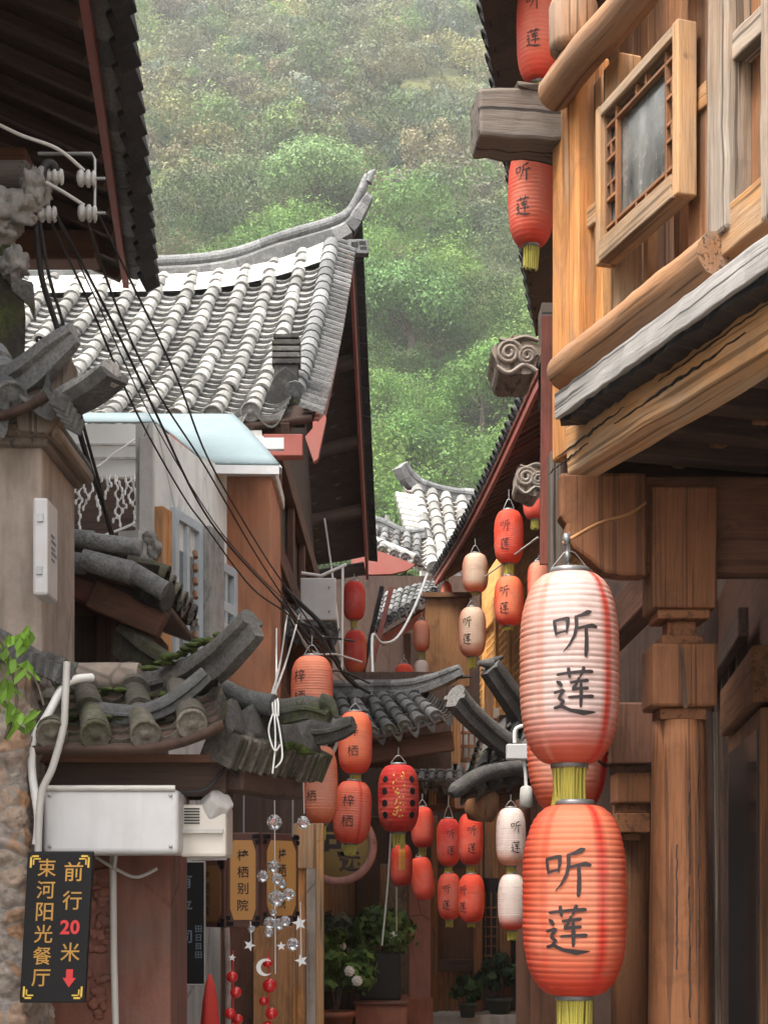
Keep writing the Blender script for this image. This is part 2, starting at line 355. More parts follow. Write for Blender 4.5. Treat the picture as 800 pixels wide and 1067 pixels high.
M = dict(
    wood_orange=wood('orange_timber', (.50, .215, .068), gray=.2, crack=.55, graycol=(.36, .27, .19)),
    wood_honey=wood('honey_timber', (.50, .245, .09), gray=.35, crack=.6, graycol=(.40, .31, .22)),
    wood_brown=wood('brown_timber', (.27, .12, .052), gray=.12, crack=.45, graycol=(.22, .155, .11)),
    wood_weather=wood('weathered_timber', (.32, .21, .13), gray=.6, crack=.7, graycol=(.36, .315, .265)),
    wood_slab=wood('gray_slab_timber', (.26, .24, .22), gray=.8, crack=.9, graycol=(.36, .34, .32)),
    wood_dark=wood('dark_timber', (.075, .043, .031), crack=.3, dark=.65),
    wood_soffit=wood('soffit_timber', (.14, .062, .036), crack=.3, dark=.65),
    wood_log=wood('log_timber', (.30, .15, .07), gray=.35, crack=.7, graycol=(.25, .19, .145)),
    wood_old=wood('old_beam_timber', (.10, .07, .05), gray=.45, crack=.9, graycol=(.17, .145, .125)),
    wood_sash=wood('sash_timber', (.43, .24, .11), gray=.4, crack=.6, graycol=(.38, .30, .22)),
    sign_shaded=paint('shaded_ochre_field', (.22, .10, .035), .5, .3),  # same ochre, shade put into the colour for the panel angled away
    wood_pale=wood('pale_lattice_timber', (.72, .36, .11), crack=.2),
    wood_warm=wood('warm_column_timber', (.215, .088, .037), crack=.5, dark=.72, light=1.18),
    wood_board=wood('board_timber', (.46, .22, .092), crack=.2, dark=.75, light=1.12),
    wood_red=wood('red_painted_timber', (.20, .055, .036), gray=.12, crack=.45, dark=.6, graycol=(.22, .16, .13)),
    wood_carved=wood('carved_timber', (.20, .15, .11), gray=.6, crack=.6, graycol=(.27, .23, .20)),
    tile_light=tilemat('pale_roof_tile', (.265, .258, .238), .55, 1.6, lichen=.4, lich=(.48, .46, .42), dark=.6),
    tile_pan=tilemat('pan_roof_tile', (.20, .196, .184), .55, 1.6, lichen=.35, lich=(.40, .385, .355), dark=.5),
    tile_ridge=tilemat('ridge_tile', (.17, .17, .168), .6, 1.5, lichen=.35, dark=.6, lich=(.4, .39, .37)),
    tile_dark=tilemat('dark_roof_tile', (.068, .064, .060), .5, 1.9, lichen=.4, lich=(.20, .19, .17), moss=.25, mossc=(.045, .052, .016)),
    tile_moss=tilemat('mossy_roof_tile', (.105, .092, .074), .5, 1.8, lichen=.4, lich=(.27, .245, .20), moss=.42, mossc=(.055, .065, .018)),
    tile_mid=tilemat('gray_roof_tile', (.125, .124, .122), .6, 1.6, lichen=.28, lich=(.34, .33, .31), moss=.10),
    tile_edge=tilemat('eave_edge_tile', (.024, .022, .022), .6, 1.6, lichen=.05),
    mortar=plaster('white_mortar', (.50, .49, .455), (.30, .29, .27), .7, 5),
    cement=plaster('rough_cement', (.29, .275, .25), (.13, .12, .11), .7, 9, dist=.02),
    plaster_tan=plaster('tan_plaster', (.38, .31, .26), (.20, .155, .125), .85, 3.2),
    plaster_orange=plaster('orange_plaster', (.40, .165, .085), (.27, .15, .10), .75, 2.6),
    plaster_red=plaster('brick_red_plaster', (.22, .088, .062), (.13, .095, .078), .8, 3.0, dist=.02),
    plaster_pink=plaster('pink_plaster', (.36, .19, .165), (.26, .13, .11), .6, 3),
    plaster_white=plaster('white_plaster', (.66, .655, .62), (.42, .40, .36), .6, 1.8),
    plaster_gray=plaster('gray_plaster', (.5, .48, .45), (.3, .27, .24), .6, 3),
    red=paint('red_paint', (.24, .055, .04), .6, .5, (.22, .12, .09)),
    red_fascia=paint('red_fascia_paint', (.27, .072, .055), .6, .45, (.25, .13, .10)),
    white=paint('white_painted_metal', (.53, .52, .52), .45, .45, (.36, .34, .31)),
    cream=paint('cream_metal', (.60, .545, .48), .5, .3, (.4, .35, .3)),
    blue_sheet=paint('pale_blue_sheet', (.165, .215, .225), .6, .4, (.25, .28, .28), spec=.15),
    grayblue=paint('gray_blue_frame', (.38, .42, .44), .5, .2),
    fabric=paint('white_fabric', (.7, .69, .67), .8, .2, (.55, .54, .52)),
    black=paint('black_plastic', (.014, .014, .015), .5, .1, spec=.4),
    rubber=paint('cable_rubber', (.025, .024, .025), .6, .2, spec=.35),
    cablewhite=paint('white_cable', (.68, .67, .64), .5, .2),
    pipe=paint('gray_plastic_pipe', (.45, .43, .40), .45, .3),
    ceramic=paint('white_ceramic', (.42, .41, .39), .3, .5, (.2, .19, .17), spec=.5),
    steel=paint('dull_steel', (.35, .35, .34), .45, .4, metal=.7),
    ring=paint('tarnished_ring', (.20, .20, .20), .45, .5, (.35, .33, .28), metal=.5),
    gold=paint('gold_paint', (.62, .40, .06), .4, .2),
    led_gold=paint('gold_lettering', (.42, .22, .04), .4, .15),
    led_red=paint('red_lettering', (.5, .03, .03), .4, .1),
    gray_letter=paint('blue_gray_lettering', (.13, .17, .22), .5, .1),
    ink=paint('black_ink', (.022, .017, .018), .7, .25, (.09, .05, .04)),
    tassel=paint('yellow_tassel', (.40, .34, .06), .8, .3, (.25, .20, .06)),
    redcloth=paint('red_cloth', (.55, .04, .03), .75, .3),
    redball=paint('red_gloss_ball', (.55, .02, .02), .12, .1, spec=.7),
    sign_dark=paint('dark_sign_board', (.010, .0095, .010), .6, .1, spec=.2),
    sign_brown=paint('brown_sign_frame', (.12, .05, .035), .5, .3),
    sign_cream=paint('ochre_sign_field', (.55, .27, .08), .5, .3, (.4, .2, .08)),
    ochre=paint('ochre_round_board', (.25, .18, .055), .7, .5, (.15, .12, .06)),
    stone=plaster('rough_stone', (.30, .23, .17), (.13, .10, .08), .9, 9, dist=.03),
    brick=plaster('red_brick', (.36, .15, .10), (.2, .1, .07), .6, 5),
    birch=plaster('pinkish_pole', (.5, .38, .34), (.25, .16, .13), .6, 12),
    terracotta=paint('terracotta_pot', (.30, .11, .06), .8, .3),
    darkpot=paint('dark_pot', (.06, .07, .06), .5, .3),
    crystal=paint('clear_crystal', (.90, .92, .94), .06, .1, (.6, .62, .64), spec=.8),
    plastic_white=paint('white_plastic_star', (.8, .8, .8), .35, .1),
    pane=dusty_pane('window_pane'),
    pane_dark=glass('dark_pane', dark=(.035, .04, .045)),
    paper=paper('lantern_paper'),
    leaf=leafmat('leaves', True),
    bark=plaster('bark', (.12, .09, .07), (.05, .04, .03), .6, 6),
    bark_moss=tilemat('mossy_bark', (.03, .027, .024), .7, 1.5, lichen=.1, moss=.5, mossc=(.07, .085, .02)),
    moss=plaster('moss', (.055, .075, .016), (.03, .035, .012), .6, 20, dist=.03),
    flower=paint('white_petals', (.85, .84, .8), .7, .1),
)
def hillmat():
    n = NT('hill_grass'); g = n.objc(); a = n.noise(g, .05, 6, .6); b = n.noise(g, .7, 6, .7); c = n.noise(g, 3, 5, .7)
    col = n.ramp(a, [(.3, (.030, .042, .014)), (.52, (.055, .068, .022)), (.68, (.19, .19, .06))])  # grass darkened so the gaps between tree crowns look shaded
    col = n.mix(n.ramp(b, [(.45, 0.0), (.65, .7)]), col, (.045, .05, .02))
    return n.done(n.bsdf(col, .95, n.bump(c, 1, .4)))
def stonepave():
    n = NT('lane_paving'); g = n.objc(); v = n.n('ShaderNodeTexVoronoi'); n.l(g, v.inputs['Vector']); v.inputs['Scale'].default_value = 3
    col = n.ramp(v.outputs['Color'], [(0, (.12, .11, .10)), (1, (.26, .24, .22))])
    return n.done(n.bsdf(col, .75, n.bump(n.noise(g, 12, 5), .5, .01)))
def rubble():
    n = NT('rubble_masonry'); g = n.objc(); v = n.n('ShaderNodeTexVoronoi'); n.l(n.mapp(g, (1, 1, 1.25)), v.inputs['Vector']); v.inputs['Scale'].default_value = 11
    w = n.n('ShaderNodeTexVoronoi', feature='DISTANCE_TO_EDGE'); n.l(n.mapp(g, (1, 1, 1.25)), w.inputs['Vector']); w.inputs['Scale'].default_value = 11
    s = n.n('ShaderNodeSeparateColor'); n.l(v.outputs['Color'], s.inputs[0]); a = n.noise(g, 22, 8, .7)
    col = n.ramp(s.outputs[0], [(0, (.16, .13, .11)), (.3, (.33, .27, .22)), (.55, (.36, .20, .11)), (.75, (.30, .27, .25)), (1, (.42, .34, .26))])
    col = n.mix(n.ramp(a, [(.42, 0.0), (.7, .75)]), col, (.10, .075, .06))
    col = n.mix(n.ramp(w.outputs['Distance'], [(.02, .9), (.09, 0.0)]), col, (.24, .21, .185))
    return n.done(n.bsdf(col, .92, n.bump(n.math('ADD', a, n.math('MULTIPLY', w.outputs['Distance'], 2.)), .8, .02)))
cq_ = M['crystal'].node_tree.nodes
for q_ in cq_:
    if q_.type == 'BSDF_PRINCIPLED': q_.inputs['Transmission Weight'].default_value = .85
M['rubble'] = rubble()
M['hill'] = hillmat(); M['pave'] = stonepave()
M['soil'] = plaster('bare_ground', (.16, .14, .11), (.1, .09, .06), .6, .3)
# ------------------------------------------------------------------ ground, lane, hill, woods
mb = MB(); mb.add([(-1500, -200, -.02), (1500, -200, -.02), (1500, 1500, -.02), (-1500, 1500, -.02)], [(0, 1, 2, 3)])
tag(mb.build('ground', M['soil']), 'bare brown earth lying under the whole village', 'ground', kind='structure')
mb = MB(); mb.add([(-1.3, -3, -.012), (1.9, -3, -.012), (1.6, 20, -.012), (-1.2, 20, -.012)], [(0, 1, 2, 3)])
tag(mb.build('lane', M['pave']), 'narrow stone paved lane running between the old houses', 'lane', kind='structure')

def hill_z(x, y):
    if y < 60: return 0.
    z = .5 * (min(y, 110) - 60) + .82 * max(0, min(y, 440) - 110)
    return z + 3.5 * math.sin(x * .035 + y * .02) * min(1, (y - 60) / 60) + 1.2 * math.sin(x * .11 - y * .07)
mb = MB(); mb.grid(lambda u, v: (lambda x, y: (x, y, hill_z(x, y) - (3 if y < 62 else 0)))(-420 + 840 * u, 58 + 400 * v), 120, 80)
tag(mb.build('hill', M['hill']), 'steep grassy hillside rising behind the village roofs', 'hill', kind='structure')

def crown_arrays(rng, w, h, nl, nq, leaf, base, var=.3):
    """leaf quads of one crown: nl lobes over a dome w wide and h high, nq quads on each"""
    u = rng.random(nl); th = rng.random(nl) * 2 * np.pi; ph = np.arccos(1 - u * 1.15)
    lr = w * .5 * rng.uniform(.26, .46, nl)
    rr = rng.uniform(.55, .9, nl)
    c = np.stack([np.sin(ph) * np.cos(th) * w * .5 * rr, np.sin(ph) * np.sin(th) * w * .5 * rr, h * .40 + np.cos(ph) * h * .5 * rr], 1)
    n = nl * nq; ci = np.repeat(np.arange(nl), nq)
    d = rng.normal(size=(n, 3)); d[:, 2] += .35; d /= np.linalg.norm(d, axis=1)[:, None]
    p = c[ci] + d * (lr[ci] * rng.uniform(.55, 1.08, n))[:, None] * np.array([1, 1, .8])
    nn = d + rng.normal(size=(n, 3)) * .30; nn /= np.linalg.norm(nn, axis=1)[:, None]
    a = np.cross(nn, rng.normal(size=(n, 3))); a /= np.linalg.norm(a, axis=1)[:, None] + 1e-9
    b = np.cross(nn, a); s = (leaf * rng.uniform(.6, 1.3, n))[:, None]
    q = np.stack([p - a * s, p - b * s * .55, p + a * s, p + b * s * .55], 1).reshape(-1, 3)
    k = (1 + var * (rng.random(nl)[ci] * 2 - 1)) * rng.uniform(.75, 1.25, n)
    col = np.ones((n, 4)); col[:, :3] = np.array(base)[None] * k[:, None]
    return q, np.repeat(col, 4, 0)
def leaf_mesh(name, q, col, parent=None, loc=None):
    me = bpy.data.meshes.new(name); n = len(q) // 4
    me.vertices.add(4 * n); me.vertices.foreach_set('co', q.astype(np.float32).ravel())
    me.loops.add(4 * n); me.loops.foreach_set('vertex_index', np.arange(4 * n, dtype=np.int32))
    me.polygons.add(n); me.polygons.foreach_set('loop_start', np.arange(0, 4 * n, 4, dtype=np.int32)); me.polygons.foreach_set('loop_total', np.full(n, 4, dtype=np.int32))
    a = me.attributes.new('col', 'FLOAT_COLOR', 'POINT'); a.data.foreach_set('color', col.astype(np.float32).ravel())
    me.materials.append(M['leaf']); me.update(calc_edges=True); me.validate()
    o = bpy.data.objects.new(name, me); C.objects.link(o)
    if parent: o.parent = parent
    if loc is not None: o.location = loc
    return o

def hill_hit(px, py):
    """where the ray of a photo pixel meets the hillside (to plant a tree where the photo shows it)"""
    y = 45.
    while y < 420:
        if hill_z(XP(px, y), y) > ZP(py, y): return XP(px, y), y
        y += .5
    return XP(px, 420), 420
special = [  # px, py of crown centre, crown width px, colour, label
    (330, 208, 96, 1.0, (.16, .255, .090), 'rounded pale green tree directly above the upswept ridge of the big tiled roof'),
    (425, 345, 112, 1.0, (.10, .20, .055), 'large round mid green tree in the gap beside the big roof gable'),
    (500, 420, 92, .95, (.105, .215, .04), 'bright green spreading tree low on the hill near the carved beam ends'),
    (415, 478, 80, .8, (.10, .205, .04), 'low fresh green tree just above the small white upswept roof'),
    (287, 32, 34, 1.3, (.17, .30, .045), 'small lime green tree standing alone high on the brown hillside'),
    (182, 214, 46, .8, (.17, .26, .04), 'yellow green bush just beside the dark overhanging eave'),
]
for (px, py, w, asp, colr, lab) in special:
    x, y = hill_hit(px, py + w * asp * .40); z = hill_z(x, y); W = w / F * y * 1.15; H = W * asp * 1.0
    t = thing('hill_tree', lab, 'tree', (x, y, z), 'prominent trees on the hillside')
    q, cc = crown_arrays(RNG, W, H, 60, 190, W * .0165, colr, .28); q[:, 2] += H * .0
    leaf_mesh('crown', q, cc, t)
    m2 = MB(); m2.tube([(0, 0, -1.2), (.03 * W, 0, H * .25), (-.02 * W, .02 * W, H * .6)], [W * .035, W * .028, W * .012], 8)
    for k in range(5):
        a = k * 1.3; m2.tube([(0, 0, H * (.2 + .05 * k)), (math.cos(a) * W * .2, math.sin(a) * W * .2, H * (.45 + .05 * k))], [W * .014, W * .005], 6)
    m2.build('trunk', M['bark'], t, local=True)
    special[special.index((px, py, w, asp, colr, lab))] = (px, py, w, asp, x, y, W)
qs = []; cs = []
y = 96.
pal_low = [(.085, .165, .034), (.105, .195, .040), (.060, .130, .034), (.125, .205, .045)]
pal_hi = [(.085, .120, .050), (.125, .120, .075), (.150, .150, .065), (.055, .090, .045), (.150, .130, .070), (.095, .150, .045), (.185, .175, .070), (.080, .105, .075), (.115, .125, .070), (.12, .17, .05)]
while y < 300:
    t = min(1, max(0, (y - 140) / 40)); size = (6.4 * (1 - t) + 5.4 * t)
    x = -.20 * y - 8
    while x < .15 * y + 8:
        s = size * RNG.choice((.5, .7, .9, 1.1, 1.5, 1.9), p=(.18, .22, .22, .2, .12, .06)); xx = x + RNG.normal() * .8; yy = y + RNG.uniform(-.4, .4) * size
        x += s * .78
        px = 400 + F * xx / yy; py = YH - F * (hill_z(xx, yy) - EYE) / yy
        gp = math.sin(xx * .09 + 1.3) + math.sin(yy * .07 + xx * .03)
        if any(abs(px - S[0]) < S[2] * .38 and -1 < S[5] - yy < S[6] * .55 for S in special): continue
        if t > .3 and (RNG.random() < .05 or (abs(px - 440 + (py - 150) * .3) < 52 and 90 < py < 230 and RNG.random() < .62)): continue
        low = RNG.random() > t * 1.15 - .05
        base = np.array((pal_low if low else pal_hi)[RNG.integers(4 if low else 10)]) * RNG.uniform(.5, 1.5)
        h = s * RNG.uniform(.7, 1.1)
        nl, nq, lf = (36, 120, s * .0155) if t < .5 else (22, 52, .11 + s * .016)
        q, cc = crown_arrays(RNG, s * 1.15, h * 1.1, nl, nq, lf, base, .28)
        q += np.array([xx, yy, hill_z(xx, yy) - .1 * h]); cc[:, :3] *= 1 + .15 * t; qs.append(q); cs.append(cc)
    y += size * .55
tag(leaf_mesh('hillside_wood', np.concatenate(qs), np.concatenate(cs)), 'dense mixed shrub and tree cover over the whole hillside', 'woodland', kind='stuff')

# ------------------------------------------------------------------ roof builder
def tile_roof(parent, surf, ncol, sp, vlen, tl=.2, r=.058, pe=.11, mc='tile_light', mp='tile_pan', caps=True, u0=0., capr=1.0, jit=.007, pan=True, name='tile', drip=True):
    """rows of half-round cover tiles and curved pan tiles over surf(u, v); v runs down the slope to the eave"""
    def fr(u, v):
        p = surf(u, v); t = (surf(u, v + .02) - surf(u, v - .02)).normalized(); e = (surf(u + .02, v) - surf(u - .02, v)).normalized()
        n = e.cross(t); n = n if n.z > 0 else -n
        return p, t, e, n.normalized()
    cov = MB(); pn = MB(); cp = MB()
    nt_ = int(vlen / tl); tl = vlen / nt_
    for i in range(ncol):
        u = u0 + (i + .5) * sp; du = random.gauss(0, jit)
        for k in range(nt_):
            v0 = k * tl - .01; v1 = (k + 1) * tl; rj = r * random.uniform(.94, 1.06); dj = du + random.gauss(0, jit * .8)
            if random.random() < .010 and 2 < k < nt_ - 2: continue
            if random.random() < .05: dj += random.gauss(0, .012); v1 += random.uniform(-.01, .03)
            vs_ = []
            for (v, rr, li) in ((v0, rj * .86, .012), (v1, rj, .022), (v1, rj * .80, .012)):
                p, t, e, n = fr(u + dj, v)
                for a in range(9):
                    th = math.pi * a / 8
                    vs_.append(p + e * (math.cos(th) * rr) + n * (math.sin(th) * rr + li))
            fs = [(b * 9 + a, b * 9 + a + 1, (b + 1) * 9 + a + 1, (b + 1) * 9 + a) for b in (0,) for a in range(8)]
            cov.add(vs_[:18], fs, smooth=True); r_ = cov.r[-1]
            cov.add(vs_[9:], fs, rnd=r_)
        if caps:
            p, t, e, n = fr(u + du, vlen + .005); rr = r * 1.05 * capr
            cp.lathe(p + n * (r * .38), [(rr * .96, -.012), (rr, 0), (rr, .010), (rr * .85, .012), (rr * .80, .006), (rr * .32, .006), (rr * .26, .013), (.002, .014)], 16, t)
    if pan:
        np_ = int(vlen / pe); pe = vlen / np_; hw = sp * .5
        for i in range(ncol + 1):
            u = u0 + i * sp
            for k in range(np_):
                v0 = k * pe - .02; v1 = (k + 1) * pe + random.gauss(0, .004); top = []; bot = []; lip = []
                for (v, li, dst) in ((v0, .000, top), (v1, .032, bot), (v1, .008, lip)):
                    p, t, e, n = fr(u, v)
                    for a in range(7):
                        x = -1 + a / 3; dst.append(p + e * (x * hw * .92) + n * (li - .036 + .052 * x * x))
                fs = [(a, a + 1, 8 + a, 7 + a) for a in range(6)]
                pn.add(top + bot, fs, smooth=True); r_ = pn.r[-1]; pn.add(bot + lip, fs, rnd=r_)
            if drip and caps:
                p, t, e, n = fr(u, vlen + .004); a_ = []; b_ = []
                for a in range(9):
                    x = -1 + a / 4; a_.append(p + e * (x * hw * .8) + n * (-.012 + .035 * x * x)); b_.append(p + e * (x * hw * .8) + n * (-.012 + .035 * x * x - .075 * (1 - abs(x) ** 1.6) - .008) + t * .012)
                pts = a_ + b_ + [q + t * .010 for q in a_] + [q + t * .010 for q in b_]
                fs = []
                for a in range(8):
                    fs += [(a, a + 1, 10 + a, 9 + a), (18 + a, 27 + a, 28 + a, 19 + a), (9 + a, 10 + a, 28 + a, 27 + a), (a, 18 + a, 19 + a, a + 1)]
                cp.add(pts, fs)
        pn.build('pan_' + name + 's' if False else 'pan_tiling', M[mp], parent)
    cov.build('cover_tiling', M[mc], parent)
    if cp.v: cp.build('eave_tiling', M[mc], parent)

RIDGE = [(-.07, -.06), (.07, -.06), (.075, 0), (.05, .01), (.05, .05), (.065, .055), (.065, .085), (.035, .12), (-.035, .12), (-.065, .085), (-.065, .055), (-.05, .05), (-.05, .01), (-.075, 0)]
def ridge(parent, pts, k=1., taper=None, mt='tile_ridge', prof=RIDGE, name='ridge', side=None, joints=True):
    m = MB(); pts = smooth_pts(pts, 5 if joints else 9); n = len(pts)
    sc = [k * (1 - (taper or 0) * max(0, (i / (n - 1) - .5) * 2) ** 1.5) for i in range(n)]
    # one length per tile so the joints show
    step = 2 if joints else n
    for i in range(0, n - 1, step):
        seg = pts[i:i + step + 1]; ss = sc[i:i + step + 1]
        if len(seg) < 2: break
        q = random.uniform(.97, 1.04)
        m.loft(seg, prof, [x * q for x in ss], side, smooth=not joints)
    o = m.build(name, M[mt], parent)
    if not joints:
        b = o.modifiers.new('split', 'EDGE_SPLIT'); b.split_angle = R(40)
    return o
HORN4 = [(-.026, -.075), (.026, -.075), (.032, -.035), (.055, -.03), (.057, -.015), (.042, -.008)] + [(math.cos(a) * .042, .0 + math.sin(a) * .046) for a in np.linspace(0, math.pi, 9)] + [(-.042, -.008), (-.057, -.015), (-.055, -.03), (-.032, -.035)]
ROLL = [(math.cos(a) * .062, math.sin(a) * .062) for a in np.linspace(0, 2 * math.pi, 14, endpoint=False)]
HORN3 = [(-.028, -.115), (.028, -.115), (.034, -.045), (.062, -.035), (.064, -.018), (.046, -.008)] + [(math.cos(a) * .046, .0 + math.sin(a) * .050) for a in np.linspace(0, math.pi, 9)] + [(-.046, -.008), (-.064, -.018), (-.062, -.035), (-.034, -.045)]
# ------------------------------------------------------------------ big gray tiled house (gable roof, ridge across the lane)
A_E, A_R = V(-.656, 10.5, ZP(440, 10.5)), V(-.50, 14.5, ZP(285, 14.5))
ha = thing('tiled_house', 'house with the big pale gray tiled roof, upswept ridge and dark red gable boards', 'house', (-2.6, 12.5, 0))
A_d = V(A_E.x - A_R.x, A_E.y - A_R.y, 0); A_run = A_d.length; A_d.normalize(); A_e = V(A_d.y, -A_d.x, 0)     # A_e points left
A_drop = A_R.z - A_E.z; A_L = math.hypot(A_run, A_drop)
def A_lift(u): return .30 * max(0, (1.5 - u) / 1.5) ** 2.2
def A_surf(u, v):
    k = v / A_L
    z = A_R.z - A_drop * (1.22 * k - .22 * k * k) + A_lift(u) * (1 - .75 * k)
    return V(A_R.x, A_R.y, 0) + A_e * u + A_d * (A_run * k) + UP * z
def A_back(u, v):
    p = A_surf(u, v); q = V(A_R.x, A_R.y, 0)
    off = V(p.x, p.y, 0) - q; along = off.dot(A_d)
    return p - A_d * (2 * along)
A_BK = .78
rf = MB(); rf.grid(lambda a, b: A_surf(a * 3.75 - .16, b * A_L) - V(0, 0, .05), 10, 10)
roof = rf.build('roof', M['wood_dark'], ha)
so_ = roof.modifiers.new('t', 'SOLIDIFY'); so_.thickness = .05; so_.offset = -1
tile_roof(ha, A_surf, 13, .262, A_L, tl=.21, r=.068, pe=.150, u0=.12)
rb = MB(); rb.grid(lambda a, b: A_back(a * 3.8 - .22, b * A_L * A_BK) - V(0, 0, .04), 10, 10)
bk = rb.build('roof_soffit', M['wood_dark'], ha); so_ = bk.modifiers.new('t', 'SOLIDIFY'); so_.thickness = .05; so_.offset = -1
tile_roof(ha, A_back, 13, .262, A_L * A_BK, tl=.25, r=.058, pe=.18, u0=.10, mc='tile_mid', mp='tile_mid', drip=False)
# mortar band under the ridge and the ridge itself
m = MB(); m.grid(lambda a, b: A_surf(a * 3.6 + .06, b * .60) + V(0, 0, .055 + .02 * (1 - b)), 20, 3); m.build('mortar_band', M['mortar'], ha)
rp = [A_surf(u, 0) + V(0, 0, .10 + h) for u, h in ((3.6, 0), (2.6, 0), (1.7, 0), (1.0, .02), (.45, .08))] + [P(356, 231, 14.5), P(372, 212, 14.5), P(383, 186, 14.5)]
ridge(ha, [p + V(0, 0, .03) for p in rp], 1.0, .45, 'tile_ridge', ROLL, 'ridge')
rp2 = [p - V(0, 0, .10) + V(.0, -.03, 0) for p in rp[:-2]] + [P(372, 222, 14.47), P(384, 203, 14.47)]
ridge(ha, rp2, .95, .6, 'tile_mid', name='ridge_base', prof=[(-.10, -.12), (.10, -.12), (.10, .02), (.06, .06), (-.06, .06), (-.10, .02)])
m = MB(); m.tube([P(383, 190, 14.5), P(387, 180, 14.5), P(391, 177, 14.5)], [.045, .03, .012], 8); m.build('ridge_finial', M['tile_ridge'], ha)
# verge on the lane side: a thick cover tile row, side tiles stepping down, boards
vp = [A_surf(-.02, v) + V(0, 0, .05) for v in np.linspace(.25, A_L - .35, 22)]
m = MB()
for i in range(len(vp) - 1):
    m.tube([vp[i] - (vp[i + 1] - vp[i]) * .12, vp[i + 1]], [.068, .080], 12, rnd=random.random())
m.build('verge_ridge', M['tile_ridge'], ha)
m = MB()
for v in np.linspace(.15, A_L - .05, 40):
    p = A_surf(-.13, v); t = (A_surf(-.13, v + .05) - p).normalized(); e = -A_e
    m.obox(p + e * .03 - V(0, 0, .01), e * .085 - V(0, 0, .03), t * .05 + V(0, 0, .012), V(0, 0, .012))
m.build('verge_tiles', M['tile_mid'], ha)
def verge_board(surf, v0, v1, o, h, th, mt, name, drop=.03, n=12):
    m = MB(); pts = [surf(-.17 - o, v) - V(0, 0, drop) for v in np.linspace(v0, v1, n)]
    for i in range(n - 1):
        a, b = pts[i], pts[i + 1]; e = -A_e * th
        vs_ = [a, b, b - V(0, 0, h), a - V(0, 0, h)]; vs_ += [q + e for q in vs_]
        m.add(vs_, [(0, 1, 2, 3), (7, 6, 5, 4), (0, 4, 5, 1), (3, 2, 6, 7), (0, 3, 7, 4), (1, 5, 6, 2)], [((i + k) * .3, q.z % 1, 0) for k, q in zip((0, 1, 1, 0) * 2, vs_)])
    return m.build(name, M[mt], ha)
verge_board(A_surf, .1, A_L, 0, .20, .03, 'red', 'bargeboard', .10)
verge_board(A_back, .1, A_L * A_BK + .05, 0, .24, .03, 'red', 'bargeboard')
m = MB()
for v in np.linspace(.05, A_L * A_BK, 24):
    p = A_back(-.24, v); t = (A_back(-.24, v + .05) - p).normalized(); e = -A_e
    m.obox(p + e * .0 + V(0, 0, .005), e * .06 - V(0, 0, .01), t * .13 + V(0, 0, .012), V(0, 0, .03))
m.build('verge_tiles', M['tile_edge'], ha)
# eave ornament standing on the roof corner, stub sign at the ridge
m = MB(); c = A_surf(.05, A_L - .48) + V(0, -.02, .05)
m.box(c.x - .085, c.y - .05, c.z, c.x + .085, c.y + .05, c.z + .16)
for k in range(4): m.box(c.x - .10, c.y - .065, c.z + .16 + k * .045, c.x + .10, c.y + .065, c.z + .195 + k * .045)
m.box(c.x - .075, c.y - .04, c.z + .16, c.x + .075, c.y + .04, c.z + .345); m.box(c.x - .09, c.y - .055, c.z + .345, c.x + .09, c.y + .055, c.z + .375)
m.prism([(-.13, -.34), (.13, -.34), (.14, -.12), (.07, .02), (0, .07), (-.07, .02), (-.14, -.12)], c + V(0, -.11, .05), V(1, 0, 0), V(0, -.25, .97), V(0, .05, .012))
m.lathe(c + V(0, -.20, -.25), [(.002, -.015), (.05, -.012), (.055, .02), (.03, .04), (.002, .045)], 16, V(0, -1, .2))
m.build('corner_ornament', M['tile_dark'], ha, bevel=.006)
m = MB(); pbox(m, 362, 249, 384, 264, 14.3, .10); m.build('ridge_end_block', M['tile_ridge'], ha, bevel=.008)
m = MB(); pbox(m, 366, 252, 373, 258, 14.297, .01); pbox(m, 374, 251, 381, 255, 14.297, .01); pbox(m, 375, 257, 382, 260, 14.297, .01); m.build('block_relief', M['tile_edge'], ha)
# eave beam, rafters, walls
ey = A_E.y + .03
m = MB(); m.box(A_E.x - 3.0, ey, A_E.z - .22, A_E.x + .10, ey + .12, A_E.z - .07); m.build('eave_beam', M['red'], ha, bevel=.006)
m = MB(); m.box(A_E.x - .33, ey - .012, A_E.z - .21, A_E.x - .18, ey - .002, A_E.z - .05); m.build('beam_end_plate', M['plaster_gray'], ha)
m = MB()
for k in range(14):
    u = .02 + k * .24; m.beam(A_surf(u, A_L - .02) - V(0, 0, .12), A_surf(u, A_L - 1.6) - V(0, 0, .12), .06, .07)
m.build('rafters', M['wood_dark'], ha)
m = MB(); m.prism([(XP(318, 10.45), ZP(455, 10.45)), (XP(338, 10.45), ZP(432, 10.45)), (XP(340, 10.45), ZP(435, 10.45)), (XP(331, 10.45), ZP(478, 10.45)), (XP(327, 10.45), ZP(481, 10.45))], (0, 10.45, 0), V(1, 0, 0), UP, V(0, .08, 0)); m.build('corner_board', M['red'], ha)
GX = -.86; GW = Wall((GX, 9.6), (GX + .10, 17.6), (1, 0, 0))
m = MB(); ybk = 17.2
m.add([(GX, 10.6, 2.2), (GX + .1, ybk, 2.2), (GX + .1, ybk, 5.0), (GX + .05, 14.5, 7.2), (GX, 10.9, 4.75)] + [(GX - .15, 10.6, 2.2), (GX - .05, ybk, 2.2), (GX - .05, ybk, 5.0), (GX - .10, 14.5, 7.2), (GX - .15, 10.9, 4.75)],
      [(0, 1, 2, 3, 4), (9, 8, 7, 6, 5), (0, 5, 6, 1), (1, 6, 7, 2), (2, 7, 8, 3), (3, 8, 9, 4), (4, 9, 5, 0)])
m.build('gable_wall', M['wood_dark'], ha)
m = MB()
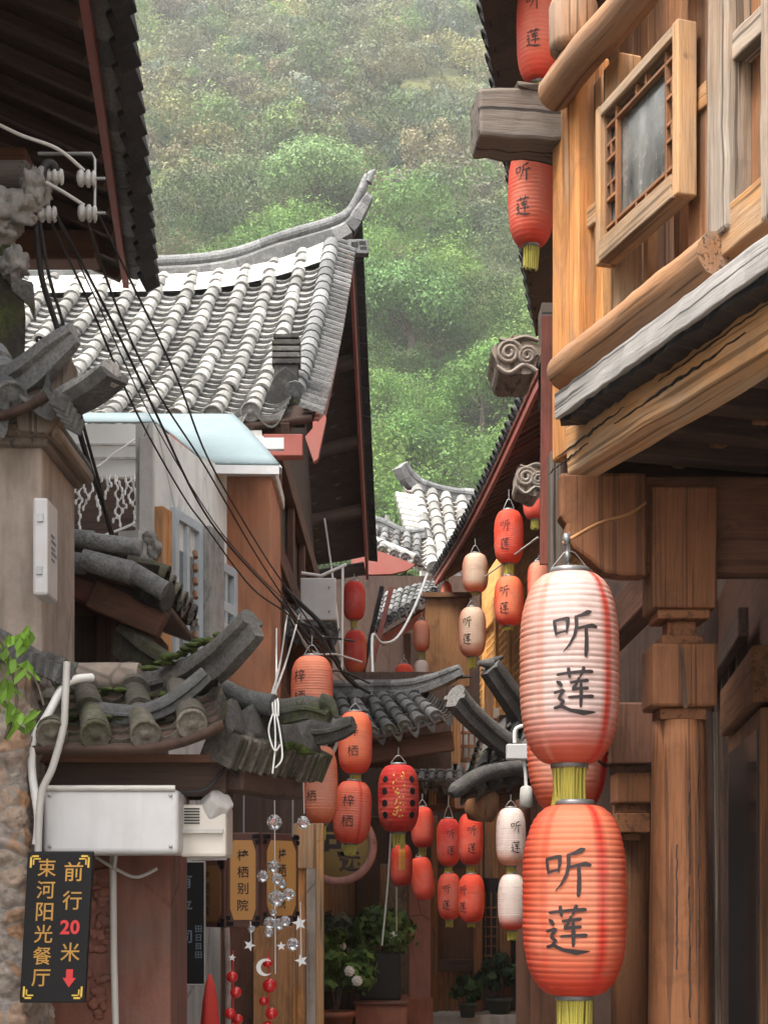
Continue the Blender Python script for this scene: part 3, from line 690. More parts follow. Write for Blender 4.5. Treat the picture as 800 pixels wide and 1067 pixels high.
for y in (11.6, 13.0, 14.4, 15.8): GW.box(m, y - 9.6 - .07, y - 9.6 + .07, 2.6, 5.0, 0, .06)
for z in (3.0, 4.05, 4.85): GW.box(m, 1.2, 7.5, z - .09, z + .09, .0, .08)
for y in (11.9, 13.4, 14.9):
    for k in range(5): GW.box(m, y - 9.6 + k * .16, y - 9.6 + k * .16 + .035, 3.1, 3.95, 0, .03)
m.build('gable_framing', M['wood_soffit'], ha, bevel=.008)
for k in range(5):     # purlins carrying the gable overhang
    v = .15 + k * .9; m = MB(); p = A_back(.5, min(v, A_L * A_BK)) - V(0, 0, .17); q = A_back(-.16, min(v, A_L * A_BK)) - V(0, 0, .17); m.tube([p, q], .075, 10); m.build('purlin', M['wood_dark'], ha)
# front corner pier in orange plaster, with the head above it
m = MB(); pbox(m, 226, 492, 283, 735, 9.62, .85); m.build('plaster_pier', M['plaster_orange'], ha, bevel=.015)
m = MB(); pbox(m, 222, 480, 287, 495, 9.58, .9); m.build('pier_cap', M['plaster_gray'], ha, bevel=.012)
m = MB(); m.lathe(P(268, 470, 9.7), [(.05, -.06), (.09, -.02), (.09, .04), (.05, .07)], 16, V(1, -.3, 0)); m.build('rafter_end', M['plaster_gray'], ha)
m = MB(); m.box(-3.2, 10.62, 0, GX - .16, 17.2, 4.8); m.build('wall', M['plaster_gray'], ha)
m = MB(); m.box(GX - .05, 10.5, 0, GX + .05, 16.6, 2.5); m.build('lower_wall', M['plaster_red'], ha)

# ------------------------------------------------------------------ house with the terrace and windows (left, in front of the big roof)
W = Wall((-1.2, 8.0), (-1.012, 8.8), (1, 0, 0))
ht = thing('terrace_house', 'low house with covered terrace, pale side wall and worn timber windows', 'house', (-1.9, 8.8, 0))
def WB(name, mt, a, b, y0, y1, o0, o1, bevel=.004, parent=None, mbx=None):
    m = mbx or MB(); s0, s1 = W.s_(a), W.s_(b); d0 = W.at(s0, 0).y; d1 = W.at(s1, 0).y; dm = (d0 + d1) / 2
    W.box(m, s0, s1, ZP(y1, dm), ZP(y0, dm), o0, o1)
    if mbx is None: return m.build(name, M[mt], parent or ht, bevel=bevel)
# side wall: upper white panel with falling top edge is level in reality
m = MB(); s0, s1 = W.s_(160), W.s_(224); W.box(m, s0, s1, ZP(566, 8.2), ZP(440, 8.0), -.10, 0); m.build('side_panel', M['plaster_white'], ht, bevel=.004)
m = MB(); W.box(m, W.s_(150), W.s_(228), .0, ZP(566, 8.2) - .004, -.14, -.03); m.build('side_wall', M['plaster_gray'], ht)
m = MB(); pbox(m, 145, 455, 160, 700, 7.94, .06); m.build('terrace_post', M['plaster_gray'], ht, bevel=.004)
m = MB(); s0 = W.s_(159); W.box(m, s0, s0 + .13, ZP(760, 8.1), ZP(533, 8.1), -.02, .06); m.build('window_post', M['wood_orange'], ht, bevel=.006)
m = MB()
for k in range(14):
    m.lump(P(random.uniform(152, 164), random.uniform(556, 612), 7.95), random.uniform(.015, .04), .03, random.uniform(.02, .045), .5, 2, 8)
m.build('broken_plaster', M['cement'], ht)
def window(px0, px1, y0, y1, cols, rows, mt='grayblue', ft='wood_honey'):
    s0, s1 = W.s_(px0), W.s_(px1); dm = W.at((s0 + s1) / 2, 0).y; z1, z0 = ZP(y0, dm), ZP(y1, dm)
    m = MB(); t = .055
    W.box(m, s0, s0 + t, z0, z1, -.02, .03); W.box(m, s1 - t, s1, z0, z1, -.02, .03)
    W.box(m, s0 + t, s1 - t, z1 - t, z1, -.02, .028); W.box(m, s0 + t, s1 - t, z0, z0 + t, -.02, .028)
    zm = z0 + (z1 - z0) * .38; W.box(m, s0 + t, s1 - t, zm - .03, zm + .03, -.02, .026)
    w = m.build('window', M[mt], ht, bevel=.003)
    m = MB(); 
    for k in range(1, cols):
        s = s0 + t + (s1 - s0 - 2 * t) * k / cols; W.box(m, s - .02, s + .02, z0 + t, z1 - t, -.02, .022)
    m.build('glazing_bar', M[mt], w, bevel=.002)
    m = MB(); W.box(m, s0 + t, s1 - t, z0 + t, z1 - t, -.012, -.004); m.build('pane', M['pane'], w)
    return w
window(178, 207, 538, 706, 2, 2); window(222, 243, 588, 660, 2, 1)
WB('pilaster', 'cement', 207, 222, 553, 700, -.02, .07)
m = MB()
for k in range(9): m.tube([P(203, 575 + k * 14, 8.3), P(204, 581 + k * 14, 8.27)], .014, 8)
m.build('window_beading', M['wood_brown'], ht)
# terrace: white boarded parapet under the sheet, dark board for the shaded opening, canopy
m = MB(); pbox(m, 40, 442, 150, 497, 9.3, .05); m.build('terrace_screen', M['fabric'], ht)
m = MB()
for y in (462, 476): pbox(m, 40, y, 150, y + 2, 9.27, .02)
m.build('screen_seam', M['plaster_gray'], ht)
m = MB(); pbox(m, 30, 495, 150, 585, 9.5, .05); m.build('opening_shade_board', M['wood_dark'], ht)  # dark board standing in for the shade inside the terrace
m = MB(); cq = [P(88, 432, 9.9), P(243, 432, 9.9), P(292, 476, 9.05), P(292, 484, 9.02), P(216, 485, 9.0), P(150, 440, 9.0)]
c0, c1, c2, c3 = P(84, 433, 10.0), P(243, 433, 10.0), P(291, 485, 9.05), P(214, 484, 9.05)
c0 = P(152, 433, 10.0)
m.grid(lambda u, v: c0.lerp(c1, u).lerp(c3.lerp(c2, u), v) + V(0, 0, .012 * math.sin(math.pi * v)), 10, 8)
m.grid(lambda u, v: P(80, 432, 10.02).lerp(P(156, 432, 10.02), u).lerp(P(80, 441, 9.75).lerp(P(160, 441, 9.75), u), v), 4, 2)
cs_ = MB()
for q in (.33, .66): cs_.beam(c0.lerp(c1, q) + V(0, 0, .008), c3.lerp(c2, q) + V(0, 0, .008), .02, .008)
cs_.beam(c0.lerp(c3, .5) + V(0, 0, .02), c1.lerp(c2, .5) + V(0, 0, .02), .012, .006)
cs_.build('canopy_seam', M['plaster_gray'], ht)
o = m.build('canopy', M['blue_sheet'], ht); sm = o.modifiers.new('t', 'SOLIDIFY'); sm.thickness = .012
m = MB(); a = c3; m.beam(a - V(0, 0, .03), c2 - V(0, 0, .03), .03, .05); m.beam(c1 - V(0, 0, .03), c2 - V(0, 0, .03), .03, .04)
for k in range(4): q = k / 3; m.beam(c0.lerp(c1, q) - V(0, 0, .03), a.lerp(c2, q) - V(0, 0, .03), .025, .04)
m.build('canopy_frame', M['white'], ht)
m = MB(); m.beam(P(258, 463, 9.6), P(296, 463, 9.6), .05, .07); m.build('gutter_end', M['white'], ht)
m = MB(); m.box(-2.6, 8.3, 0, -1.33, 10.4, ZP(640, 8.5)); m.build('lower_wall', M['plaster_gray'], ht)
m = MB(); W.box(m, W.s_(224), W.s_(243), 0.1, ZP(485, 9.1), -.12, -.04); m.build('end_wall', M['plaster_white'], ht)
# icicle fairy lights hung along the terrace
il = thing('icicle_lights', 'white tangled icicle light strings hanging in the dark terrace opening', 'string lights', P(95, 497, 9.2))
m = MB(); random.seed(4)
for x in range(50, 148, 5):
    L = random.choice((14, 20, 34, 46, 52, 28)); y = 494; pts = [P(x, y, 9.2)]
    while y < 494 + L: y += random.uniform(4, 8); pts.append(P(x + random.uniform(-3.2, 3.2), y, 9.2 + random.uniform(-.02, .02)))
    m.tube(pts, .0050, 5)
    for p in pts[1:]: m.lathe(p, [(.002, -.018), (.0075, -.010), (.0075, .008), (.002, .016)], 6)
m.tube(smooth_pts([P(48, 542, 9.2), P(75, 552, 9.2), P(98, 560, 9.2), P(125, 552, 9.2), P(150, 541, 9.2)]), .008, 5)
m.tube(smooth_pts([P(60, 468, 9.2), P(92, 490, 9.2), P(120, 472, 9.2), P(150, 452, 9.2)]), .006, 5)
m.build('light_strand', M['fabric'], il)

# ------------------------------------------------------------------ top left: dark house with deep overhanging eave
hl = thing('eave_house', 'dark old house whose deep overhanging eave with red board fills the upper corner', 'house', (-2.6, 7, 0))
E0 = V(XP(88, 6.0), 6.0, ZP(-30, 6.0)); E1 = V(XP(131, 8.85), 8.85, ZP(292, 8.85)); E0.z = E1.z + .02
el = (E1 - E0); en = V(-1, .16, 0).normalized()
E0 = E0 - el * 1.0; el = E1 - E0  # unseen stretch of eave added to keep sky light off the foreground
m = MB(); m.add([E0, E1, E1 + en * 2.2 + V(0, 0, 1.1), E0 + en * 2.2 + V(0, 0, 1.1)] + [q + V(0, 0, .05) for q in (E0, E1, E1 + en * 2.2 + V(0, 0, 1.1), E0 + en * 2.2 + V(0, 0, 1.1))],
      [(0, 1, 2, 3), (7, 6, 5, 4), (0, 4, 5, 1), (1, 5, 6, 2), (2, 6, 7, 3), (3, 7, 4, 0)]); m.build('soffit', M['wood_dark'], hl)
m = MB()
for k in range(20): p = E0.lerp(E1, (k + .5) / 20); m.beam(p + V(0, 0, -.035) + en * .02, p + en * 2.1 + V(0, 0, 1.02), .05, .06)
m.build('rafters', M['wood_dark'], hl)
m = MB(); m.beam(E0 + V(.0, 0, .03), E1 + V(.0, 0, .03), .035, .15, seg=6, jit=.003); m.build('eave_board', M['red'], hl)
m = MB(); off = V(.055, 0, .05)
for k in range(30): a, b = E0.lerp(E1, k / 30) + off, E0.lerp(E1, (k + .97) / 30) + off; m.tube([a, b], [.05 * random.uniform(.9, 1.1), .05], 10, jit=.02)
m.build('eave_mortar', M['tile_mid'], hl)
m = MB(); k = 0; L = el.length
while k * .2 < L:
    p = E1 - el.normalized() * (k * .2) + V(.11, 0, .07); t = el.normalized()
    m.obox(p + V(.015, 0, -.02), V(.042, 0, .02), t * .105 + V(.022, 0, -.01), V(-.012, 0, .055)); k += 1
m.build('eave_tiling', M['tile_edge'], hl, bevel=.006)
def L_surf(u, v): return E1 + V(.13, 0, .09) - el.normalized() * u + en * (2.3 - v) + V(0, 0, 1.15 * (2.3 - v) / 2.3)
tile_roof(hl, L_surf, 24, .24, 2.25, tl=.25, r=.06, pe=.16, mc='tile_mid', mp='tile_mid', caps=False)
m = MB(); p = E1 - V(.04, .30, 0)       # dark gable boards and tie beams under the far verge
m.box(-3.0, p.y - .05, E1.z - .02, p.x - .06, p.y, E1.z + 1.0); m.build('gable_boards', M['wood_dark'], hl)
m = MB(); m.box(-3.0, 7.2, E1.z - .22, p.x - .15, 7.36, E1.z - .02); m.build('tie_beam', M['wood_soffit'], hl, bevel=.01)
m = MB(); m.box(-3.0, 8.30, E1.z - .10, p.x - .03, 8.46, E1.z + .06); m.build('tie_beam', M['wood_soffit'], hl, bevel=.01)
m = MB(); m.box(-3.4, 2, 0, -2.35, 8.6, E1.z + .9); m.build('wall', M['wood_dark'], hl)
# ------------------------------------------------------------------ near timber house on the other side: balcony, columns, shop front
B = Wall((.63, 5.45), (.63 + .297, 5.45 - .955), (-1, 0, 0))
hr = thing('timber_house', 'near timber house with jettied balcony, log rails and carved columns', 'house', (1.6, 6, 0))
def zB(px, py, o=0): return B.pt(px, py, o).z
def Bv(m, px0, px1, y0, y1, o0, o1):
    """upright post on the balcony plane: photo columns px0..px1, rows y0 (top) to y1"""
    s0, s1 = B.s_(px0), B.s_(px1); B.box(m, s0, s1, B.pt((px0 + px1) / 2, y1).z, B.pt((px0 + px1) / 2, y0).z, o0, o1)
def Bpost(name, mt, px0, px1, y0, y1, o0, o1, bevel=.008):
    m = MB(); s0, s1 = B.s_(px0), B.s_(px1); sm = (s0 + s1) / 2; z0 = B.pt((px0 + px1) / 2, y1).z; z1 = B.pt((px0 + px1) / 2, y0).z
    m.beam(B.at(sm, z0, (o0 + o1) / 2), B.at(sm, z1, (o0 + o1) / 2), abs(o1 - o0), abs(s1 - s0), up=B.u, seg=8, jit=.0015); return m.build(name, M[mt], hr, bevel=bevel)
def Bbeam(name, mt, a, b, h, o0, o1, bevel=.006, seg=6, jit=.002, mbx=None):
    """level bar between two photo points a, b (left end decides the height)"""
    m = mbx or MB(); s0, s1 = B.s_(a[0]), B.s_(b[0]); z0 = B.pt(*a).z; z1 = B.pt(*b).z
    m.beam(B.at(s0, z0, (o0 + o1) / 2), B.at(s1, z1, (o0 + o1) / 2), abs(o1 - o0), h, seg=seg, jit=jit)
    if mbx is None: return m.build(name, M[mt], hr, bevel=bevel)
random.seed(21)
# the balcony posts
Bpost('corner_post', 'wood_orange', 574, 600, 70, 474, -.13, .0, .012)
Bpost('post', 'wood_orange', 604, 613, 80, 420, -.09, -.05); Bpost('post', 'wood_honey', 623, 640, 62, 345, -.10, -.015)
Bpost('post', 'wood_brown', 706, 728, -40, 262, -.14, -.03, .01); Bpost('post', 'wood_honey', 736, 747, 60, 252, -.08, -.03); Bpost('post', 'wood_brown', 791, 801, -40, 232, -.09, -.04)
Bpost('post', 'wood_weather', 750, 772, -40, 248, -.06, .05, .012); Bpost('post', 'wood_brown', 772, 790, -40, 232, -.16, -.03); Bpost('post', 'wood_weather', 808, 832, -40, 226, -.06, .05)
for (a_, b_, y0_, y1_, mt_) in ((614, 619, 90, 400, 'wood_honey'), (644, 650, 40, 360, 'wood_brown'), (660, 668, 20, 350, 'wood_honey'), (678, 685, 0, 340, 'wood_brown'), (692, 699, -20, 330, 'wood_honey'), (730, 735, -40, 270, 'wood_brown'), (795, 803, -40, 240, 'wood_honey')):
    Bpost('slat', mt_, a_, b_, y0_, y1_, -.24, -.20, .004)
m = MB()
pts = [B.pt(577, 98, .05), B.pt(610, 69, .05), B.pt(650, 32, .05), B.pt(700, -18, .05), B.pt(760, -85, .05)]; zc = pts[0].z
pts = [V(p.x, p.y, zc + .01 * math.sin(i * 2)) for i, p in enumerate(pts)]
m.tube(smooth_pts(pts, 5), .062, 18, jit=.015); m.build('top_rail_log', M['wood_log'], hr)
m = MB(); pts = [B.pt(x, y, .05) for x, y in ((586, 388), (640, 345), (690, 305), (746, 262))]; zc = pts[0].z
m.tube(smooth_pts([V(p.x, p.y, zc) for p in pts], 6), [.061 + .002 * math.sin(i * .7) for i in range(19)], 18, jit=.018); m.build('foot_rail_log', M['wood_log'], hr)
m = MB(); Bbeam('', '', (590, 235), (622, 207), .075, -.12, -.04, mbx=m); m.build('mid_rail', M['wood_honey'], hr, bevel=.005)
m = MB(); Bbeam('', '', (714, 108), (751, 75), .075, -.11, -.02, mbx=m); m.build('mid_rail', M['wood_honey'], hr, bevel=.005)
m = MB(); Bbeam('', '', (770, 52), (840, -15), .075, -.07, .03, mbx=m); m.build('mid_rail', M['wood_weather'], hr, bevel=.005)
m = MB(); Bbeam('', '', (756, 250), (840, 180), .13, -.04, .035, mbx=m); m.build('skirting_board', M['wood_honey'], hr, bevel=.005)
# window sash in the balcony front
s0, s1 = B.s_(621, .05), B.s_(707, .05); zt, zb = B.pt(622, 132).z, B.pt(622, 292).z; t = .036
m = MB(); B.box(m, s0, s0 + t * .9, zb, zt, -.01, .055); B.box(m, s1 - t, s1, zb, zt, -.01, .055); B.box(m, s0 + t * .9, s1 - t, zt - t, zt, -.01, .052); B.box(m, s0 + t * .9, s1 - t, zb, zb + .075, -.01, .058)
win = m.build('window', M['wood_sash'], hr, bevel=.005)
m = MB(); a0, a1, b0, b1 = s0 + t * .9, s1 - t, zb + .075, zt - t
B.box(m, a0, a1, b0, b1, .006, .012); m.build('pane', M['pane'], win)
m = MB(); th = .011
def bar(x0, x1, z0, z1): B.box(m, x0, x1, z0, z1, .014 + random.uniform(0, .001), .034 + random.uniform(0, .001))
W_, H_ = a1 - a0, b1 - b0; i0, i1, j0, j1 = a0 + W_ * .17, a1 - W_ * .17, b0 + H_ * .11, b1 - H_ * .11
bar(i0 - th, i0, b0, b1); bar(i1, i1 + th, b0, b1); bar(a0, a1, j0 - th, j0); bar(a0, a1, j1, j1 + th)
bar(a0, a0 + th, b0, b1); bar(a1 - th, a1, b0, b1)
for sd_ in (0, 1):
    x0, x1 = (a0 + th, i0 - th) if sd_ == 0 else (i1 + th, a1 - th); xm = (x0 + x1) / 2
    for fz in (.30, .42, .62, .74): bar(x0, x1, b0 + H_ * fz, b0 + H_ * fz + th)
    for fa, fb in ((.30, .42), (.62, .74)): bar(xm - th / 2, xm + th / 2, b0 + H_ * fa + th, b0 + H_ * fb)
for fx in (.4, .6): bar(i0 + (i1 - i0) * fx, i0 + (i1 - i0) * fx + th, b0, j0 - th); bar(i0 + (i1 - i0) * fx, i0 + (i1 - i0) * fx + th, j1 + th, b1)
m.build('lattice', M['wood_brown'], win, bevel=.002)
# boards closing the room behind the balcony
m = MB(); s = -.75
for k in range(52):
    w = .13; B.box(m, s + k * w, s + k * w + w - .006, zB(590, 470), zB(590, -60) + .4, -.50 - random.uniform(0, .012), -.46)
m.build('board_wall', M['wood_brown'], hr, bevel=.003)
m = MB(); B.box(m, B.s_(660), B.s_(745), zB(690, 300), zB(690, 210), -.455, -.43); m.build('inner_panel', M['wood_brown'], hr)
m = MB(); B.box(m, B.s_(674), B.s_(735), zB(690, 285), zB(690, 222), -.428, -.42); m.build('inner_shade_plate', M['wood_dark'], hr)  # dark plate standing in for a shaded opening
# floor slab edge, main beam, soffit
m = MB(); zt = zB(580, 424, .14); s0, s1 = B.s_(580, .14), B.s_(800, .14) + 4.5
m.beam(B.at(s0, zt, .10), B.at(s1, zt, .10), .10, .085, seg=110, jit=.0018); m.build('floor_edge', M['wood_slab'], hr, bevel=.004)
m = MB(); m.beam(B.at(s0 + .01, zt - .052, .09), B.at(s1, zt - .052, .09), .085, .022, seg=160, jit=.004); m.build('drip_edge', M['black'], hr)
m = MB(); zt = zB(592, 468, .05); s0, s1 = B.s_(592, .05), B.s_(800, .05) + 4.5
m.beam(B.at(s0, zt - .012, .0), B.at(s1, zt - .012, .0), .12, .155, seg=30, jit=.0028); m.build('edge_beam', M['wood_honey'], hr, bevel=.008)
def crack(name, pts, w, mt='black'):
    m = MB(); n_ = len(pts)
    for i in range(n_ - 1):
        m.beam(pts[i], pts[i + 1], w * (.35 + .65 * math.sin(math.pi * (i + .5) / (n_ - 1))), .004)
    return m.build(name, M[mt], hr)
def beam_crack(s0_, s1_, dz, w):
    n_ = 26; pts = []
    for i in range(n_): q = i / (n_ - 1); pts.append(B.at(s0_ + (s1_ - s0_) * q, zt - .012 + dz + .018 * q + random.gauss(0, .0022), .0605))
    m = MB()
    for i in range(n_ - 1):
        h_ = w * (.25 + .75 * math.sin(math.pi * (i + .5) / (n_ - 1))) * random.uniform(.6, 1.3); m.beam(pts[i], pts[i + 1], .004, h_)
    m.build('beam_crack', M['black'], hr)
beam_crack(.10, .62, .004, .007); beam_crack(.55, 1.35, -.012, .008); beam_crack(.02, .35, -.035, .004); beam_crack(.85, 1.6, .03, .004)
m = MB()
for k in range(22):
    s = -.1 + k * .28; m.beam(B.at(s, zt + .04, -.06), B.at(s, zt + .04, -1.9), .10, .11)
m.build('floor_joist', M['wood_dark'], hr, bevel=.006)
m = MB(); B.box(m, -.15, 6.0, zt + .10, zt + .13, -3.0, -.07); m.build('soffit', M['wood_soffit'], hr)
# deep cross beam over the columns, and bracket reaching out to the balcony corner
CX, CY = XP(705, 5.45), 5.45
m = MB(); zz = zB(600, 500); br = []
o = V(XP(585, 5.30), 5.36, 0); zt2 = ZP(492, 5.36); wv = XP(676, 5.36) - XP(585, 5.36); hv = (600 - 492) / F * 5.36
out = [(0, 0), (0, -.42), (.07, -.50), (.05, -.60), (.16, -.74), (.36, -.86), (.50, -.97), (.72, -1.0), (1.0, -1.0), (1.0, 0)]
m.prism([(x * wv, y * hv) for x, y in out], V(o.x, o.y, zt2), V(1, 0, 0), UP, V(0, .10, 0)); m.build('bracket', M['wood_warm'], hr, bevel=.014)
m = MB(); m.box(CX - .14, 5.40, ZP(600, 5.45), 3.0, 5.52, ZP(500, 5.45)); m.build('cross_beam', M['wood_soffit'], hr, bevel=.01)
m = MB(); m.box(CX, 5.4, ZP(600, 5.45) + .02, CX + .10, 9.5, ZP(600, 5.45) + .2); m.build('side_beam', M['wood_soffit'], hr, bevel=.01)
def column(px, d, sc, lab, blockrow=(675, 740), mat1='wood_honey'):
    """carved hanging-post style column: top block, neck, square block, stepped foot, round shaft"""
    c = V(XP(px, d), d, 0); m = MB(); col = thing  # local names only
    def sq(w, y0, y1, mb): mb.box(c.x - w, c.y - w, ZP(y1, d), c.x + w, c.y + w, ZP(y0, d))
    k = d / F
    top = MB(); sq(33 * k, blockrow[0] - 160, blockrow[0] - 36, top); shaft = MB()
    h = blockrow[0]
    neck = MB(); sq(27 * k, h - 36, h - 26, neck); sq(15 * k, h - 26, h - 10, neck); sq(22 * k, h - 10, h, neck)
    bl = MB(); sq(33.5 * k, h, h + 65, bl)
    ft = MB(); sq(24 * k, h + 65, h + 77, ft); sq(16 * k, h + 77, h + 92, ft)
    m = MB(); pr = [(27 * k, ZP(h + 77, d)), (28 * k, ZP(h + 110, d)), (30 * k, ZP(h + 230, d)), (32 * k, ZP(h + 390, d)), (33 * k, 0.0)]
    m.lathe((c.x, c.y, 0), pr[::-1], 28)
    return top, neck, bl, ft, m
for (px, d, sc, row) in ((707, 5.45, 1, 675), (657, 8.8, 1, 802)):
    top, neck, bl, ft, sh = column(px, d, sc, '', (row, row + 65)) if d < 6 else (None,) * 5
    if d < 6:
        top.build('column_head', M['wood_warm'], hr, bevel=.008); neck.build('column_neck', M['wood_warm'], hr, bevel=.006)
        bl.build('column_block', M['wood_warm'], hr, bevel=.012); ft.build('column_collar', M['wood_warm'], hr, bevel=.006); sh.build('column', M['wood_warm'], hr)
    else:
        k = d / F; c = V(XP(px, d), d, 0)
        def sq(w, y0, y1, mb): mb.box(c.x - w, c.y - w, ZP(y1, d), c.x + w, c.y + w, ZP(y0, d))
        a = MB(); sq(27 * k, 735, 798, a); sq(20 * k, 798, 806, a); a.build('column_head', M['wood_soffit'], hr, bevel=.01)
        a = MB(); sq(19 * k, 806, 838, a); a.build('column_block', M['wood_warm'], hr, bevel=.012)
        a = MB(); sq(14 * k, 838, 848, a); sq(17 * k, 848, 868, a); sq(9 * k, 868, 876, a); a.build('column_collar', M['wood_warm'], hr, bevel=.006)
        a = MB(); a.lathe((c.x + .03, c.y + .15, 0), [(.13, 0), (.115, ZP(880, d)), (.11, ZP(760, d))], 24); a.build('column', M['wood_warm'], hr)
m = MB(); m.beam(P(710, 676, 5.27), P(714, 738, 5.27), .006, .012, jit=.001, seg=4); m.build('column_crack', M['wood_dark'], hr)
for (x_, ya_, yb_, w_) in ((712, 800, 1060, .006), (722, 770, 1075, .004), (699, 880, 1010, .004), (731, 860, 960, .003)):
    m = MB(); n_ = 22
    cc_ = V(XP(707, 5.45), 5.45, 0); pts = []
    for i in range(n_):
        y_ = ya_ + (yb_ - ya_) * i / (n_ - 1); rr_ = (28 + 4 * (y_ - 780) / 280) * 5.45 / F; dx = (x_ - 707) * 5.45 / F + random.gauss(0, .0012)
        pts.append(V(cc_.x + dx, cc_.y - math.sqrt(max(.0001, rr_ ** 2 - dx ** 2)) - .001, ZP(y_, 5.35)))
    for i in range(n_ - 1): m.beam(pts[i], pts[i + 1], w_ * (.3 + .7 * math.sin(math.pi * (i + .5) / (n_ - 1))) * random.uniform(.6, 1.3), .006)
    m.build('column_crack', M['wood_dark'], hr)
# thin boxed pipe beside the column, shop front behind
m = MB(); m.tube([P(744, 742, 5.6), P(748, 1100, 5.6)], .011, 8); m.build('conduit', M['wood_weather'], hr)
SF = Wall((1.62, 6.3), (2.0, 9.2), (-1, 0, 0))
m = MB(); SF.box(m, -1.9, 3.2, 0, 3.3, -.12, 0); m.build('shop_wall', M['wood_soffit'], hr)
m = MB()
for k in range(5): SF.box(m, 1.25 + k * .42, 1.25 + k * .42 + .09, 0, 2.9, 0, .05)
SF.box(m, .7, 3.2, 2.72, 2.86, .051, .10); m.build('wall_stud', M['wood_dark'], hr, bevel=.008)
m = MB(); s_a = SF.s_(786); SF.box(m, s_a - 1.3, s_a + .03, 0, 2.28, .055, .12); m.build('shop_door', M['wood_brown'], hr, bevel=.008)
m = MB(); SF.box(m, s_a - 1.25, s_a - .07, .1, 2.20, .121, .128); m.build('door_glass', M['pane_dark'], hr)
m = MB(); SF.box(m, s_a - 1.3, s_a + .12, 2.30, 2.52, .055, .15); m.build('door_lintel', M['wood_brown'], hr, bevel=.01)
m = MB(); m.box(1.2, 9.2, 0, 2.6, 9.35, 4.2); m.build('back_wall', M['wood_dark'], hr)
# dark post and eaves round the corner
m = MB(); pbox(m, 573, 470, 592, 600, 5.62, .10); m.build('corner_board', M['wood_old'], hr, bevel=.006)
m = MB(); m.beam(P(571, 330, 5.72), P(569, 588, 5.72), .022, .05); m.build('corner_strip', M['wood_red'], hr)
m = MB(); m.beam(P(592, 600, 5.8), P(592, 1100, 5.8), .05, .08); m.build('back_post', M['wood_dark'], hr)
m = MB(); a = V(XP(495, 5.5), 5.50, ZP(128, 5.5)); m.beam(a, a + V(.62, .10, .0), .19, .175, seg=10, jit=.004); m.build('beam_end', M['wood_old'], hr, bevel=.012)
m = MB(); m.beam(a + V(.13, 0, .095), a + V(.62, .10, .095), .17, .02, seg=8, jit=.004); m.build('beam_cap', M['wood_old'], hr, bevel=.008)
m = MB(); cp_ = P(597, 28, 5.25); m.lathe(cp_, [(.05, -.095), (.078, -.085), (.082, -.06), (.084, .06), (.078, .078), (.05, .085)], 24); m.build('post_drum', M['wood_log'], hr)
m = MB(); m.lathe(cp_, [(.055, -.16), (.06, -.12), (.05, -.096)], 20); m.build('drum_stem', M['wood_log'], hr)
m = MB(); m.lathe(cp_ + V(0, 0, .086), [(.07, 0), (.074, .008), (.072, .04), (.066, .045)], 24); m.build('drum_band', M['gold'], hr)
# eave running away behind the corner post
R0, R1 = V(XP(511, 6.4), 6.4, ZP(-10, 6.4)), V(XP(558, 9.6), 9.6, ZP(336, 9.6)); R0.z = R1.z + .02; R0 = R0 - (R1 - R0) * .25
rl = (R1 - R0).length; ru = (R1 - R0).normalized(); rn = V(1, -.12, 0)
def R_surf(u, v): return R0 + ru * u + rn * (1.5 - v) + V(0, 0, .8 * (1.5 - v) / 1.5)
tile_roof(hr, R_surf, int(rl / .19), .19, 1.5, tl=.25, r=.05, pe=.2, mc='tile_edge', mp='tile_edge')
m = MB(); q = [R0 - V(0, 0, .05), R1 - V(0, 0, .05)]; q += [q[1] + rn * 1.5 + V(0, 0, .8), q[0] + rn * 1.5 + V(0, 0, .8)]; q += [x - V(0, 0, .04) for x in q]
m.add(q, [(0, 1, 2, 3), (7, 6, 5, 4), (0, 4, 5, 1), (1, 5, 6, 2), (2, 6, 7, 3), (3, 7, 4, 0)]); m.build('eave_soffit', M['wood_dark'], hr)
m = MB(); m.beam(R0 + rn * .9 - V(0, 0, .1), R1 + rn * .9 - V(0, 0, .1), .12, .5); m.build('eave_wall', M['wood_soffit'], hr)
def scroll(m, c, w, h, th, seed=0):
    """carved cloud-shaped beam end"""
    n = 30; poly = []
    for i in range(n):
        a = 2 * math.pi * i / n; k = 1 + .09 * math.sin(5 * a + seed); poly.append((math.cos(a) * w / 2 * k, math.sin(a) * h / 2 * k * (1 if math.sin(a) < 0 else .85)))
    m.prism(poly, c, V(1, 0, 0), UP, V(0, th, 0))
    for cx, cz, r_ in ((-.16, .02, .30), (.22, -.05, .22)):
        pts = []
        for i in range(26):
            a = i * .55; rr = r_ * h * (1 - i / 30); pts.append(Vector(c) + V(cx * w + math.cos(a) * rr, -.006, cz * h + math.sin(a) * rr))
        m.tube(pts, .012 * h / .2, 6)
    m.tube([Vector(c) + V(x * w, -.004, -.36 * h + .10 * h * math.sin(x * 9)) for x in np.linspace(-.42, .42, 12)], .012 * h / .2, 6)
    m.tube([Vector(c) + V(x * w, -.004, .34 * h + .05 * h * math.sin(x * 9)) for x in np.linspace(-.36, .45, 12)], .012 * h / .2, 6)
m = MB(); scroll(m, P(538, 369, 6.3), 50 / F * 6.3, 44 / F * 6.3, .3); m.build('carved_beam_end', M['wood_carved'], hr, bevel=.006)
m = MB(); scroll(m, P(553, 498, 8.6), 33 / F * 8.6, 36 / F * 8.6, .25, 2); m.build('carved_beam_end', M['wood_carved'], hr, bevel=.005)
m = MB(); m.box(XP(563, 6.4), 6.35, 3.6, 1.6, 6.5, 4.0); m.build('corner_beam', M['wood_old'], hr)

